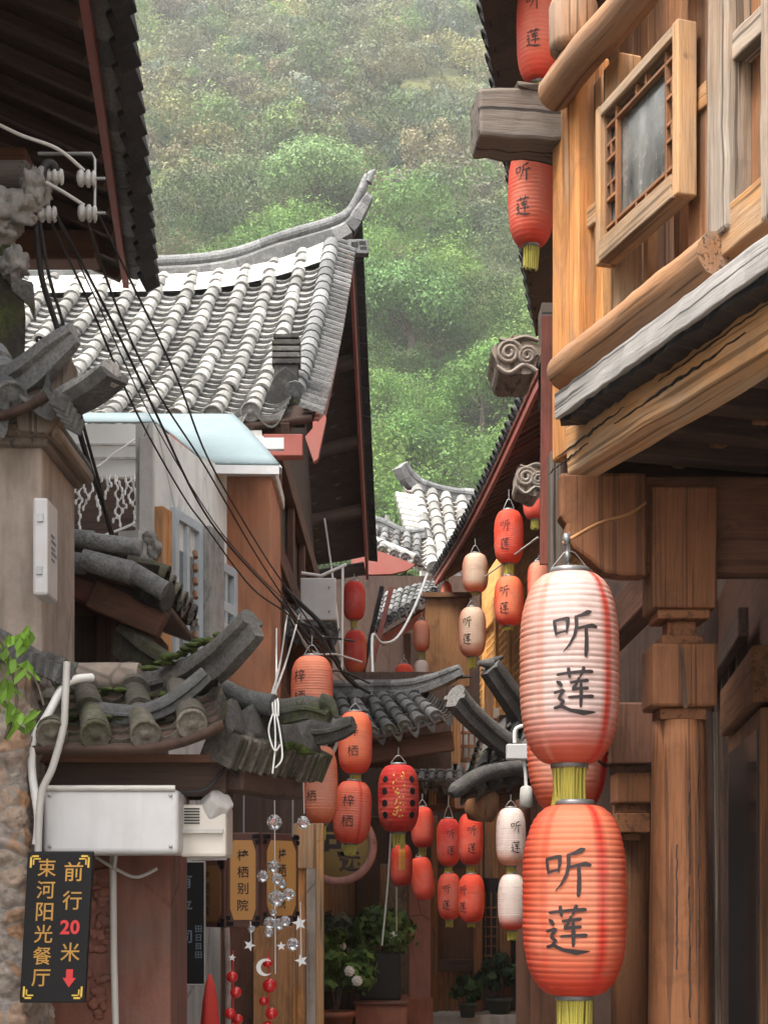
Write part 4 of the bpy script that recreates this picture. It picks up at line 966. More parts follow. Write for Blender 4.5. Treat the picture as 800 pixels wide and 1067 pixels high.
# ------------------------------------------------------------------ lattice-fronted house further along
G0, G1 = V(XP(556, 11), 11, ZP(393, 11)), V(XP(452, 18), 18, ZP(592, 18)); G1.z = G0.z - .02
h3 = thing('lattice_house', 'house with long sweeping eave and honey coloured lattice front', 'house', (1.6, 14, 0))
gl = (G1 - G0).length; gu = (G1 - G0).normalized(); gn = V(gu.y, -gu.x, 0); gn = gn if gn.x > 0 else -gn
def g_sag(u): return .10 * math.sin(math.pi * min(1, max(0, u / gl))) - .0
GB = G0 - gu * 1.2; GL = gl + 1.2
def G_surf(u, v): return GB + gu * u + gn * (1.6 - v) + V(0, 0, .95 * (1.6 - v) / 1.6 - g_sag(u - 1.2))
tile_roof(h3, G_surf, int(GL / .17), .17, 1.6, tl=.27, r=.05, pe=.2, mc='tile_edge', mp='tile_edge')
m = MB(); m.grid(lambda a, b: G_surf(a * GL, 1.6 - b * 1.6) - V(0, 0, .06), 20, 2); o = m.build('eave_soffit', M['wood_red'], h3); q = o.modifiers.new('t', 'SOLIDIFY'); q.thickness = .03
m = MB()
for k in range(46): u = GL * (k + .5) / 46; m.beam(G_surf(u, 1.57) - V(0, 0, .10), G_surf(u, .1) - V(0, 0, .10), .055, .06)
m.build('rafters', M['wood_red'], h3)
m = MB(); pts = [G_surf(u, 1.6) - V(0, 0, .055) + gn * .02 for u in np.linspace(0, GL, 14)]
for i in range(13): m.beam(pts[i], pts[i + 1], .03, .13)
m.build('eave_board', M['red_fascia'], h3)
GWL = Wall((G0.x + gn.x * .78, G0.y + gn.y * .78), (G1.x + gn.x * .78, G1.y + gn.y * .78), (-1, 0, 0))
m = MB(); GWL.box(m, -1.4, gl + 3, 0, 5.6, -.12, -.02); m.build('wall', M['wood_pale'], h3)
m = MB(); GWL.box(m, -1.4, gl + 3, 4.72, 5.0, -.02, .05); GWL.box(m, -1.4, gl + 3, 2.98, 3.14, -.02, .05)
for k in range(12): GWL.box(m, -1.3 + k * 1.05, -1.3 + k * 1.05 + .11, 3.142, 4.718, -.02, .045)
m.build('wall_frame', M['wood_pale'], h3, bevel=.008)
for k in range(11):       # lattice windows between the posts
    s0 = -1.3 + k * 1.05 + .12; s1 = s0 + .92; m = MB()
    if k in (0,): continue
    for i in range(13): x = s0 + (s1 - s0) * i / 12; GWL.box(m, x - .012, x + .012, 3.55, 4.7, .0, .008)
    for j in range(14): z = 3.55 + 1.14 * j / 13; GWL.box(m, s0, s1, z - .012, z + .012, .0021, .0101)
    w = m.build('window', M['wood_pale'], h3)
    m = MB(); GWL.box(m, s0, s1, 3.55, 4.7, -.018, -.006); m.build('pane', M['wood_dark'], w)
    m = MB(); 
    for i in range(4): GWL.box(m, s0 + i * .23, s0 + i * .23 + .21, 3.16, 3.53, -.01, .012)
    m.build('dado_panel', M['wood_pale'], w, bevel=.004)
m = MB(); pbox(m, 443, 621, 489, 715, 17.2, .05); m.build('end_board', M['wood_board'], h3, bevel=.005)
m = MB(); pbox(m, 440, 617, 492, 622, 17.15, .08); m.build('board_cap', M['wood_brown'], h3)
m = MB(); m.beam(GWL.at(-1.2, 5.05, .35), GWL.at(gl, 5.05, .35), .07, .09); m.build('hanging_rail', M['wood_soffit'], h3)
# ------------------------------------------------------------------ small roofs, gates and pillars on the near left
def quad_roof(parent, TL, TR, BR, BL, ncol, tl=.2, r=.05, pe=.12, mc='tile_mid', mp='tile_mid', lift=None, deck='wood_dark', caps=True, drip=True, name='roof'):
    """tile roof over the four-cornered face TL, TR (top) BR, BL (eave); lift(a) raises the eave at a = 0..1"""
    TL, TR, BR, BL = map(Vector, (TL, TR, BR, BL)); Lu = ((TR - TL).length + (BR - BL).length) / 2; Lv = ((BL - TL).length + (BR - TR).length) / 2
    def surf(u, v):
        a, b = u / Lu, v / Lv
        return TL.lerp(TR, a).lerp(BL.lerp(BR, a), b) + V(0, 0, (lift(a) * (.35 + .65 * b) if lift else 0))
    m = MB(); m.grid(lambda a, b: surf(a * Lu, b * Lv) - V(0, 0, .05), 10, 4); o = m.build('roof_deck', M[deck], parent); q = o.modifiers.new('t', 'SOLIDIFY'); q.thickness = .03
    sp = Lu / (ncol + .6)
    tile_roof(parent, surf, ncol, sp, Lv, tl=tl, r=r, pe=pe, u0=sp * .3, mc=mc, mp=mp, caps=caps, drip=drip)
    return surf, Lu, Lv
random.seed(33)
# plaster pillar with its own tiled cap, nearest on the left
gp = thing('gate_pillar', 'tan plastered pillar under a heavy gray tile cap with two upturned horns', 'pillar', (-1.35, 5.2, 0))
m = MB(); pbox(m, -90, 462, 45, 775, 5.2, .55); o = m.build('pillar_body', M['plaster_tan'], gp, bevel=.02)
m = MB()
pbox(m, -90, 451, 52, 463, 5.16, .6); pbox(m, -90, 438, 60, 452, 5.12, .66); m.build('pillar_moulding', M['wood_carved'], gp, bevel=.03, seg=4)
m = MB(); pbox(m, -90, 424, 56, 439, 5.10, .7); m.build('cap_slab', M['tile_dark'], gp, bevel=.02)
quad_roof(gp, P(-110, 372, 5.5), P(30, 376, 5.5), P(52, 424, 5.02), P(-110, 432, 5.02), 3, tl=.16, r=.052, pe=.09, mc='tile_ridge', mp='tile_mid', lift=lambda a: .07 * max(0, a - .5) ** 2 * 4)
HORN = [(-.05, -.10), (.05, -.10), (.06, -.02), (.075, 0), (.05, .045), (0, .06), (-.05, .045), (-.075, 0), (-.06, -.02)]
HORN2 = [(-.03, -.14), (.03, -.14), (.035, -.03), (.06, -.01), (.045, .035), (0, .05), (-.045, .035), (-.06, -.01), (-.035, -.03)]
ridge(gp, [P(-60, 428, 5.3), P(-5, 402, 5.2), P(30, 380, 5.1), P(56, 358, 5.04), P(77, 343, 5.0)], .80, .45, 'tile_mid', HORN3, 'horn', joints=False)
m = MB(); m.tube([P(52, 424, 5.12), P(88, 405, 5.04)], [.040, .044], 14, rnd=.6); m.tube([P(84, 408, 5.045), P(118, 388, 4.97)], [.040, .045], 14, rnd=.9); m.build('horn_cover', M['tile_light'], gp)
m = MB(); pts = smooth_pts([P(46, 438, 5.14), P(75, 428, 5.08), P(100, 414, 5.0), P(123, 396, 4.95)]); m.loft(pts, [(-.05, 0), (.05, 0), (.07, .03), (.05, .035), (0, .012), (-.05, .035), (-.07, .03)], [1] * len(pts)); m.build('horn_pan', M['tile_mid'], gp)
m = MB(); m.prism([(0, 0), (.17, .16), (.20, .15), (.19, .02), (.12, -.10), (.02, -.09)], P(12, 420, 5.09), V(1, 0, 0), UP, V(0, .12, 0)); m.build('horn_web', M['wood_carved'], gp, bevel=.01)
m = MB()
for k in range(5):
    a = P(62 + k * 4, 418 + k * 6, 5.0 + .01 * k); m.obox(a, (.026, .01, -.012), (.0, .008, .0), (.008, 0, .026))
m.build('hanging_tiles', M['tile_mid'], gp, bevel=.006)
m = MB(); pbox(m, 34, 518, 50, 620, 5.0, .16); lb = tag(m.build('sign_box', M['white'], None, bevel=.01), 'narrow white box sign fixed to the side of the tan plaster pillar', 'sign box')
lb.name = 'sign_box'
m = MB(); pbox(m, 39, 535, 45, 543, 4.993, .012); o = m.build('clamp', M['steel'], lb); m = MB(); pbox(m, 38, 590, 44, 598, 4.993, .012); m.build('clamp', M['steel'], lb)
m = MB(); sx = XP(50, 5.0) + .0015
for (y, a) in ((560, 6), (566, 9), (573, 7), (578, 10), (585, 6)): m.box(sx, 5.05, ZP(y + 2, 5.1), sx + .001, 5.05 + a * .008, ZP(y, 5.1))
m.build('faded_lettering', M['gray_letter'], lb)

# rough stone pillar in the corner
sp_ = thing('stone_pillar', 'rough rubble stone pillar behind the gilded black board', 'pillar', (-1.2, 4.75, 0))
def stone_front(u, v):
    z = ZP(1250 - 565 * v, 4.8); L0 = XP(27, 4.8) - XP(-90, 4.8); s = u * (L0 + .35)
    rr = .04
    if s < L0 - rr: x, y, nx, ny = XP(-90, 4.8) + s, 4.8, 0, -1
    elif s < L0 + rr:
        a = (s - L0 + rr) / (2 * rr) * math.pi / 2; x, y, nx, ny = XP(27, 4.8) - rr + rr * math.sin(a), 4.8 + rr - rr * math.cos(a), math.sin(a), -math.cos(a)
    else: x, y, nx, ny = XP(27, 4.8), 4.8 + s - L0, 1, 0
    p = V(x, y, z); k = .030 * mnoise.noise(p * 7) + .020 * abs(mnoise.noise(p * 17)) + .009 * mnoise.noise(p * 45) + .004 * mnoise.noise(p * 110)
    return p + V(nx, ny, .2) * k
m = MB(); m.grid(stone_front, 110, 220); o = m.build('masonry', M['rubble'], sp_)
m = MB(); m.box(XP(-90, 4.8), 4.86, 0, XP(20, 4.8), 5.15, ZP(690, 4.8)); m.build('core', M['plaster_gray'], sp_)

# utility pole stub with its insulators
up_ = thing('utility_pole', 'mossy old pole with log crossarm, cement lump and white insulators', 'pole', (-1.5, 5.6, 0))
m = MB(); m.tube([P(-14, 1000, 5.75), P(-6, 420, 5.75), P(2, 330, 5.75), P(0, 262, 5.75), P(-4, 235, 5.75)], [.12, .11, .085, .07, .03], 16, jit=.06); m.build('pole', M['bark_moss'], up_)
m = MB(); m.tube([P(-60, 186, 5.85), P(28, 186, 5.75)], .062, 16, jit=.02); m.build('crossarm', M['wood_old'], up_)
m = MB(); random.seed(5)
m.lump(P(8, 218, 5.68), .115, .07, .07, .45, 1.6, 22); m.lump(P(38, 196, 5.68), .05, .06, .07, .5, 1.8, 18); m.lump(P(-10, 240, 5.68), .10, .07, .06, .5, 2, 18); m.lump(P(16, 275, 5.64), .05, .04, .055, .6, 2, 16)
m.build('cement_lump', M['cement'], up_)
m = MB(); m.prism([(.0, .0), (.075, -.02), (.085, -.16), (.06, -.10), (.0, -.05)], P(12, 288, 5.6), V(1, 0, 0), UP, V(0, .03, 0)); m.build('broken_tile', M['tile_dark'], up_)
for (x, y) in ((90, 186), (91, 222), (56, 184), (49, 223)):
    c = P(x, y, 5.7); m = MB(); ax = V(1, 0, -.05)
    m.lathe(c, [(.012, -.034), (.024, -.030), (.030, -.022), (.030, -.014), (.020, -.008), (.020, -.003), (.031, .004), (.031, .012), (.021, .017), (.021, .022), (.030, .027), (.026, .034), (.010, .036)], 18, ax); m.build('insulator', M['ceramic'], up_)
m = MB(); m.tube([P(40, 160, 5.74), P(96, 160, 5.72), P(99, 166, 5.72), P(99, 232, 5.72)], .006, 6); m.tube([P(84, 186, 5.7), P(110, 186, 5.7)], .006, 6); m.tube([P(84, 222, 5.7), P(110, 222, 5.7)], .006, 6)
m.build('bracket', M['steel'], up_)
m = MB(); m.tube(smooth_pts([P(44, 188, 5.66), P(47, 172, 5.66), P(56, 172, 5.68), P(58, 184, 5.7)]), .016, 8); m.build('cable_clamp', M['rubber'], up_)

# small tiled roof of the side gate
sg = thing('side_gate', 'small side gate with lichen covered tiles on a red brown timber frame', 'gate', (-1.2, 6.9, 0))
TLn, TRn = P(30, 553, 6.3), P(166, 603, 6.3)      # slope falls towards the lane
quad_roof(sg, TLn + V(0, 1.2, 0), TLn, TRn, TRn + V(0, 1.2, 0), 6, tl=.24, r=.062, pe=.14, mc='tile_moss', mp='tile_moss', deck='wood_dark', caps=False)
m = MB()
for (xa, ya, xb, yb, rr, dd) in ((30, 556, 98, 563, .036, 6.22), (92, 563, 148, 571, .034, 6.21), (28, 576, 90, 588, .040, 6.20), (86, 583, 138, 597, .044, 6.18), (132, 592, 172, 616, .040, 6.18)):
    m.tube([P(xa, ya, dd), P(xb, yb, dd)], [rr, rr * 1.06], 14, jit=.02, rnd=random.uniform(.4, 1))
m.build('verge_cover', M['tile_ridge'], sg)
m = MB(); m.beam(P(20, 592, 6.36), P(104, 622, 6.36), .05, .09); m.build('verge_beam', M['wood_red'], sg, bevel=.006)
m = MB(); m.beam(P(96, 620, 6.33), P(170, 652, 6.33), .10, .115); m.build('bracket_beam', M['wood_soffit'], sg, bevel=.01)
m = MB(); pbox(m, 40, 625, 112, 720, 6.9, .10); m.build('gate_panel', M['wood_soffit'], sg, bevel=.01)
m = MB(); pbox(m, 100, 640, 118, 1100, 6.6, .10); m.build('gate_post', M['wood_dark'], sg, bevel=.01)
m = MB(); m.box(-2.0, 6.7, 0, XP(165, 7.2), 7.55, ZP(650, 6.9)); m.build('wall', M['wood_dark'], sg)  # solid dark box standing in for the shaded interior
m = MB()
for k in range(5): c = P(172 - k * 3, 622 + (k % 2) * 14, 6.28 + k * .22); m.lathe(c, [(.055, -.12), (.06, 0), (.066, .01), (.05, .014), (.002, .016)], 14, V(1, -.35, -.25))
m.build('eave_drum', M['tile_dark'], sg)
m = MB(); pts = smooth_pts([P(130, 655, 6.4), P(160, 680, 6.3), P(200, 705, 6.2)]); m.loft(pts, HORN2, [.8] * len(pts)); m.build('slanting_tile', M['tile_moss'], sg)

# nearest tiled gate: wall, mossy roof with hip horns
tg = thing('tiled_gate', 'low mossy tiled gate roof with curling hip tips over a brick red wall', 'gate', (-.95, 5.3, 0))
m = MB(); pbox(m, 30, 830, 178, 1150, 5.28, .45); m.build('gate_wall', M['plaster_red'], tg, bevel=.01)
m = MB(); random.seed(12)
for k in range(40):
    c = P(random.choice((96, 102, 108)) + random.uniform(-6, 8), random.uniform(900, 1066), 5.275); m.lump(c, random.uniform(.012, .03), .008, random.uniform(.008, .02), .4, 2, 6)
m.build('brickwork', M['plaster_red'], tg)
gsurf, gLu, gLv = quad_roof(tg, P(8, 706, 5.36), P(214, 706, 5.36), P(236, 770, 4.86), P(18, 770, 4.86), 4, tl=.15, r=.048, pe=.07, mc='tile_moss', mp='tile_moss', drip=False, lift=lambda a: .10 * max(0, a - .55) ** 2 * 4)
ridge(tg, [P(20, 706, 5.36), P(74, 706, 5.36), P(110, 706, 5.34)], .8, 0, 'tile_mid', [(math.cos(a) * .06, math.sin(a) * .06) for a in np.linspace(0, 2 * math.pi, 12, endpoint=False)], 'ridge')
m = MB(); m.tube([P(78, 706, 5.26), P(112, 706, 5.25), P(146, 706, 5.24)], [.050, .052, .050], 14); m.build('ridge_pipe', M['plaster_tan'], tg)
ridge(tg, [P(140, 711, 5.32), P(172, 706, 5.26), P(203, 695, 5.17), P(230, 676, 5.05), P(249, 657, 4.96), P(261, 643, 4.92)], .84, .18, 'tile_dark', HORN3, 'horn', joints=False)
ridge(tg, [P(96, 738, 5.02), P(140, 742, 4.98), P(172, 733, 4.96), P(196, 716, 4.95), P(214, 700, 4.95)], .55, .2, 'tile_mid', HORN4, 'horn', joints=False)
ridge(tg, [P(222, 712, 5.40), P(255, 728, 5.34), P(290, 738, 5.28), P(322, 734, 5.22), P(346, 741, 5.18)], .70, .25, 'tile_dark', HORN4, 'horn', joints=False)
m = MB(); m.tube(smooth_pts([P(228, 716, 5.33), P(255, 729, 5.26), P(285, 735, 5.22)]), [.038] * 13, 12); m.build('ridge_cover', M['tile_mid'], tg)
m = MB(); m.tube(smooth_pts([P(336, 731, 5.18), P(344, 733, 5.17), P(351, 748, 5.16)]), [.030, .030, .028, .026, .024, .022, .02, .018, .016, .014, .012, .010, .008], 10); m.build('ridge_hook', M['tile_dark'], tg)
ridge(tg, [P(290, 752, 5.75), P(318, 758, 5.7), P(345, 758, 5.66), P(368, 752, 5.62)], .80, .45, 'tile_dark', HORN4, 'horn', joints=False)
m = MB()
a, b = P(232, 776, 4.98), P(328, 797, 5.75)
for k in range(40):
    t = k / 39; p = a.lerp(b, t); q = (b - a).normalized(); m.obox(p + V(random.gauss(0, .004), 0, random.gauss(0, .006)), (.05, -.02, -.025), q * .0075, (.02, 0, .050))
m.build('verge_tiling', M['tile_moss'], tg, bevel=.003)
m = MB(); c, d = P(226, 742, 5.05), P(318, 765, 5.75)
m.grid(lambda u, v: (c.lerp(d, u)).lerp(a.lerp(b, u), v) + V(0, 0, .03 * math.sin(u * 30)), 30, 4); o = m.build('side_slope', M['tile_dark'], tg); q = o.modifiers.new('t', 'SOLIDIFY'); q.thickness = .05
m = MB(); pbox(m, 30, 792, 236, 830, 5.05, .24); m.build('eave_beam', M['wood_dark'], tg, bevel=.01)
m = MB(); m.beam(P(236, 806, 5.1), P(300, 818, 5.6), .12, .11); m.build('eave_beam', M['wood_dark'], tg, bevel=.01)
m = MB(); pbox(m, 40, 786, 225, 794, 4.98, .06); m.build('fascia_strip', M['wood_soffit'], tg)
m = MB(); m.tube([P(118, 890, 5.22), P(119, 1000, 5.22), P(122, 1120, 5.22)], .012, 10); tag(m.build('drain_pipe', M['pipe']), 'gray vertical drain pipe on the brick red gate wall', 'pipe')
m = MB(); m.tube(smooth_pts([P(100, 893, 5.2), P(122, 906, 5.2), P(143, 914, 5.2), P(164, 905, 5.2)]), .006, 6); m.tube(smooth_pts([P(119, 905, 5.2), P(121, 890, 5.2)]), .008, 6)
tag(m.build('loose_cable', M['pipe']), 'short gray cable drooping below the white metal casing', 'cable')
# moss cushions and grit on the gate roof
random.seed(71)
for (x0, y0, x1, y1, d, nn) in ((146, 700, 232, 662, 5.16, 16), (30, 742, 210, 756, 5.0, 26), (236, 760, 322, 784, 5.3, 18), (60, 720, 200, 726, 5.15, 14)):
    m = MB()
    for k in range(nn):
        t = random.random(); m.lump(P(x0 + (x1 - x0) * t + random.uniform(-3, 3), y0 + (y1 - y0) * t + random.uniform(-4, 3), d + random.uniform(-.03, .03)), random.uniform(.012, .035), random.uniform(.012, .03), random.uniform(.006, .014), .5, 2, 7)
    m.build('moss_cushions', M['moss'], tg)
# white casing under the eave
wc = thing('metal_casing', 'white rounded metal casing mounted under the mossy gate eave', 'casing', P(115, 890, 4.95))
m = MB(); x0, x1, z0, z1 = XP(44, 4.9), XP(186, 4.9), ZP(890, 4.9), ZP(822, 4.9); m.box(x0, 4.9, z0, x1, 5.2, z1); m.build('body', M['white'], wc, bevel=.018, seg=4)
m = MB(); m.tube([V(x0 + .01, 4.9, z1 + .002), V(x1 - .01, 4.9, z1 + .002)], .010, 8); m.build('top_trim', M['pipe'], wc)
m = MB(); pbox(m, 187, 838, 236, 893, 5.02, .22); m.build('side_housing', M['cream'], wc, bevel=.012)
m = MB(); pbox(m, 189, 864, 232, 868, 5.0, .02); m.build('housing_seam', M['plaster_gray'], wc)
for (x, y) in ((52, 829), (178, 829), (52, 882), (178, 882)): m = MB(); m.lathe(P(x, y, 4.899), [(.006, 0), (.006, .003), (.003, .005)], 10, V(0, -1, 0)); m.build('screw', M['steel'], wc)
m = MB()
for k in range(6): pbox(m, 192, 842 + k * 3, 208, 843.4 + k * 3, 5.016, .01)
m.build('vent_slots', M['black'], wc)
m = MB(); m.tube(smooth_pts([P(186, 826, 5.0), P(215, 822, 5.0), P(236, 800, 5.05), P(250, 812, 5.1)]), .006, 8); m.build('feed_cable', M['rubber'], wc)
m = MB(); m.lathe(P(224, 843, 5.06), [(.030, -.07), (.052, -.05), (.056, .0), (.045, .05), (.02, .055)], 7, V(.5, -.5, .6), smooth=False); m.build('end_knob', M['plaster_gray'], wc, bevel=.006)
m = MB(); m.tube(smooth_pts([P(96, 706, 4.98), P(70, 712, 4.9), P(50, 745, 4.86), P(36, 770, 4.86), P(33, 800, 4.86), P(40, 850, 4.86), P(38, 880, 4.86)]), .014, 8); tag(m.build('white_conduit', M['cablewhite']), 'thick white conduit looping down past the round eave tile', 'conduit')
m = MB(); m.tube(smooth_pts([P(70, 690, 4.86), P(68, 735, 4.84), P(66, 760, 4.84), P(55, 800, 4.84), P(43, 830, 4.84), P(40, 890, 4.85)]), .012, 8); tag(m.build('gray_conduit', M['pipe']), 'thin gray conduit beside the thick white conduit, tied with wire', 'conduit')
m = MB(); m.beam(P(-30, 655, 4.7), P(72, 702, 4.95), .07, .055, seg=14, jit=.004); 
for k in range(24): t = k / 23; p = P(-30, 660, 4.66).lerp(P(74, 708, 4.92), t); m.obox(p, (.008, .01, .0), (0, .03, 0), (.004, 0, .028))
tag(m.build('tinsel_garland', M['tile_mid'], None, bevel=0), 'frosted gray tinsel garland draped across the tan pillar', 'garland')

# climbing plant
iv = thing('climbing_plant', 'fresh green climbing plant hanging beside the gray tinsel garland', 'plant', P(15, 760, 4.55))
m = MB(); random.seed(8)
for k in range(46):
    c = P(random.gauss(14, 14), random.uniform(655, 765) , 4.55 + random.uniform(-.05, .06)); s = random.uniform(.016, .034)
    a = V(random.gauss(0, .5), random.gauss(-.2, .3), -1).normalized() * s; b = V(1, random.gauss(0, .5), random.gauss(0, .3)).normalized() * s * .62; n_ = a.cross(b).normalized() * s * .2
    k_ = random.uniform(.6, 1.5); m.add([c - a, c + b * 1 - a * .2 + n_, c + b * .75 + a * .4, c + a * 1.25, c - b * .75 + a * .4, c - b - a * .2 + n_], [(0, 1, 2, 3), (0, 3, 4, 5)], col=(.13 * k_, .24 * k_, .03 * k_, 1), smooth=False)
m.build('foliage', M['leaf'], iv)
m = MB(); m.tube(smooth_pts([P(-10, 640, 4.56), P(10, 690, 4.56), P(18, 730, 4.56), P(5, 770, 4.57)]), .005, 6); m.tube(smooth_pts([P(10, 690, 4.56), P(35, 705, 4.56), P(46, 735, 4.56)]), .004, 6); m.build('stem', M['bark'], iv)
# ------------------------------------------------------------------ middle of the lane: balcony house with low tile roof, end facade
random.seed(51)
hb = thing('balcony_house', 'dark timber house closing the lane, low tile roof and lattice balcony', 'house', (0, 16, 0))
quad_roof(hb, P(325, 728, 13.2), P(440, 726, 13.2), P(470, 756, 12.3), P(340, 772, 12.3), 7, tl=.17, r=.055, pe=.09, mc='tile_mid', mp='tile_dark', lift=lambda a: .10 * a ** 3)
ridge(hb, [P(322, 722, 13.2), P(380, 721, 13.2), P(425, 720, 13.1), P(455, 712, 13.0), P(481, 700, 12.9)], .85, .35, 'tile_ridge', name='ridge')
m = MB(); m.tube([P(474, 706, 12.9), P(492, 705, 12.9)], [.02, .008], 6); m.build('ridge_finial', M['tile_dark'], hb)
m = MB(); m.beam(P(335, 792, 12.5), P(472, 772, 12.5), .12, .16); m.build('eave_beam', M['wood_soffit'], hb, bevel=.01)
m = MB(); pbox(m, 330, 745, 575, 1180, 16.6, .2); m.build('wall', M['wood_dark'], hb)
m = MB(); pbox(m, 360, 700, 470, 800, 13.35, .1); m.build('roof_back', M['wood_dark'], hb)
for (a, b, y0, y1, d, mt) in ((466, 480, 738, 840, 14.3, 'wood_orange'), (447, 454, 745, 838, 14.35, 'wood_honey'), (416, 422, 770, 838, 14.35, 'wood_honey'), (505, 514, 700, 840, 14.3, 'wood_orange')):
    m = MB(); pbox(m, a, y0, b, y1, d, .09); m.build('balcony_post', M[mt], hb, bevel=.006)
m = MB()
for y in (748, 762, 776, 790): pbox(m, 400, y, 520, y + 3, 14.42, .03)
for k in range(20): pbox(m, 402 + k * 6.1, 746, 404 + k * 6.1, 793, 14.44 + .001, .025)
m.build('lattice', M['wood_brown'], hb)
m = MB(); pbox(m, 400, 738, 520, 796, 14.6, .03); m.build('balcony_backing', M['plaster_gray'], hb)
m = MB(); pbox(m, 398, 795, 522, 803, 14.3, .16); m.build('balcony_rail', M['wood_brown'], hb, bevel=.006)
quad_roof(hb, P(425, 800, 14.3), P(525, 800, 14.3), P(528, 817, 13.8), P(420, 817, 13.8), 10, tl=.2, r=.035, pe=.12, mc='tile_mid', mp='tile_mid')
m = MB(); pbox(m, 395, 818, 560, 845, 14.4, .15); m.build('lintel', M['wood_soffit'], hb, bevel=.01)
m = MB(); pbox(m, 330, 905, 402, 1010, 15.4, .08); m.build('lower_panel', M['wood_orange'], hb)
m = MB()
for x in (352, 376): pbox(m, x, 905, x + 3, 1010, 15.37, .04)
m.build('panel_batten', M['wood_board'], hb)
m = MB(); pbox(m, 370, 850, 396, 1000, 15.0, .2); m.build('dark_post', M['wood_dark'], hb, bevel=.02)
m = MB(); pbox(m, 394, 900, 428, 1050, 15.6, .2); m.build('rough_wall', M['stone'], hb)
m = MB(); pbox(m, 425, 905, 449, 1045, 14.9, .3); m.build('column', M['plaster_pink'], hb, bevel=.02)
m = MB(); pbox(m, 423, 1040, 451, 1090, 14.85, .4); m.build('column_base', M['brick'], hb, bevel=.01)
m = MB()
for (a, b) in ((449, 456), (493, 503), (520, 532), (556, 566)): pbox(m, a, 850, b, 1100, 15.6, .12)
m.build('door_post', M['wood_brown'], hb, bevel=.01)
m = MB(); pbox(m, 456, 905, 493, 1000, 15.75, .05); m.build('upper_door_panel', M['wood_soffit'], hb)
m = MB(); pbox(m, 456, 1000, 493, 1012, 15.65, .1); m.build('door_rail', M['wood_dark'], hb)
m = MB()
for k in range(6): pbox(m, 456 + k * 6.3, 1012, 461.5 + k * 6.3, 1060, 15.72, .05)
m.build('lower_door_boards', M['wood_brown'], hb)
m = MB(); pbox(m, 503, 915, 520, 1010, 15.8, .03); pbox(m, 532, 915, 556, 1060, 15.8, .03); m.build('door_pane', M['pane_dark'], hb)
m = MB()
for k in range(6): pbox(m, 504, 945 + k * 10, 519, 946.5 + k * 10, 15.77, .02)
for k in range(3): pbox(m, 505 + k * 6, 930, 506.5 + k * 6, 1005, 15.775, .02)
m.build('door_lattice', M['wood_brown'], hb)
m = MB(); pbox(m, 440, 1058, 560, 1075, 15.2, .6); m.build('doorstep', M['plaster_gray'], hb, bevel=.01)
m = MB(); pbox(m, 505, 840, 540, 1000, 16.2, .05); m.build('inner_board', M['wood_brown'], hb)
m = MB(); m.box(-.75, 16.8, 0, 2.2, 18.5, ZP(760, 16.6)); m.build('rear_wall', M['wood_dark'], hb)
# round board with brush writing
rs = thing('round_sign', 'round ochre board with black brush writing and a red rim', 'sign', P(352, 882, 12.6))
m = MB(); c = P(352, 882, 12.6); r_ = 35 / F * 12.6; m.lathe(c, [(r_, -.03), (r_, .0), (r_ * .97, .012)], 40, V(0, -1, 0)); m.build('board', M['ochre'], rs)
m = MB(); m.tube([c + V(math.cos(a) * r_ * 1.04, -.01, math.sin(a) * r_ * 1.04) for a in np.linspace(0, 2 * math.pi, 41)], .035, 8); m.build('rim', M['plaster_pink'], rs)

# far roofs beyond
hf = thing('red_eave_house', 'distant house with bright red curved eave board and gray ridge', 'house', (-.2, 21, 0))
quad_roof(hf, P(372, 548, 21.5), P(443, 562, 21.3), P(442, 588, 20.3), P(366, 566, 20.3), 6, tl=.3, r=.06, pe=.2, mc='tile_mid', mp='tile_light')
ridge(hf, [P(368, 546, 21.5), P(395, 549, 21.5), P(420, 560, 21.4), P(444, 557, 21.3)], 1.1, .2, 'tile_ridge')
ridge(hf, [P(366, 558, 20.8), P(400, 572, 20.6), P(432, 586, 20.3)], .9, 0, 'tile_light')
m = MB(); m.prism([(XP(366, 20.2), ZP(566, 20.2)), (XP(400, 20.2), ZP(576, 20.2)), (XP(432, 20.2), ZP(588, 20.2)), (XP(424, 20.2), ZP(594, 20.2)), (XP(408, 20.2), ZP(598, 20.2)), (XP(366, 20.2), ZP(599, 20.2))], (0, 20.2, 0), V(1, 0, 0), UP, V(0, .1, 0)); m.build('eave_board', M['red_fascia'], hf)
m = MB()
for k in range(26): m.obox(P(372 + k * 2.3, 601 - .004 * (k - 8) ** 2 + random.uniform(-1, 3), 20.35), (.012, 0, 0), (0, .02, 0), (0, 0, .05))
m.build('eave_fringe', M['tile_edge'], hf)
m = MB(); m.box(-2.5, 20.6, 0, XP(425, 20.6), 22, ZP(600, 20.6)); m.build('wall', M['wood_dark'], hf)
m = MB(); m.tube([P(400, 552, 21.5), P(404, 542, 21.5), P(402, 536, 21.5)], [.08, .05, .01], 6); m.build('ridge_finial', M['tile_light'], hf)
hw = thing('white_roof_house', 'far house with pale mortar roof sweeping up to a pointed horn', 'house', (.8, 26, 0))
quad_roof(hw, P(420, 506, 26.5), P(492, 524, 27), P(500, 612, 23.6), P(440, 590, 23.6), 4, tl=.35, r=.11, pe=.22, mc='tile_light', mp='mortar')
ridge(hw, [P(416, 486, 26.4), P(424, 500, 26.5), P(440, 511, 26.6), P(462, 518, 26.8), P(492, 522, 27)], 1.5, -.1, 'tile_ridge')
m = MB()
for k in range(12): t = k / 11; p = P(424, 520, 26).lerp(P(444, 590, 23.8), t); m.obox(p, (.20, 0, -.04), (0, .09, -.03), (0, 0, .05))
m.build('verge_tiles', M['mortar'], hw, bevel=.02)
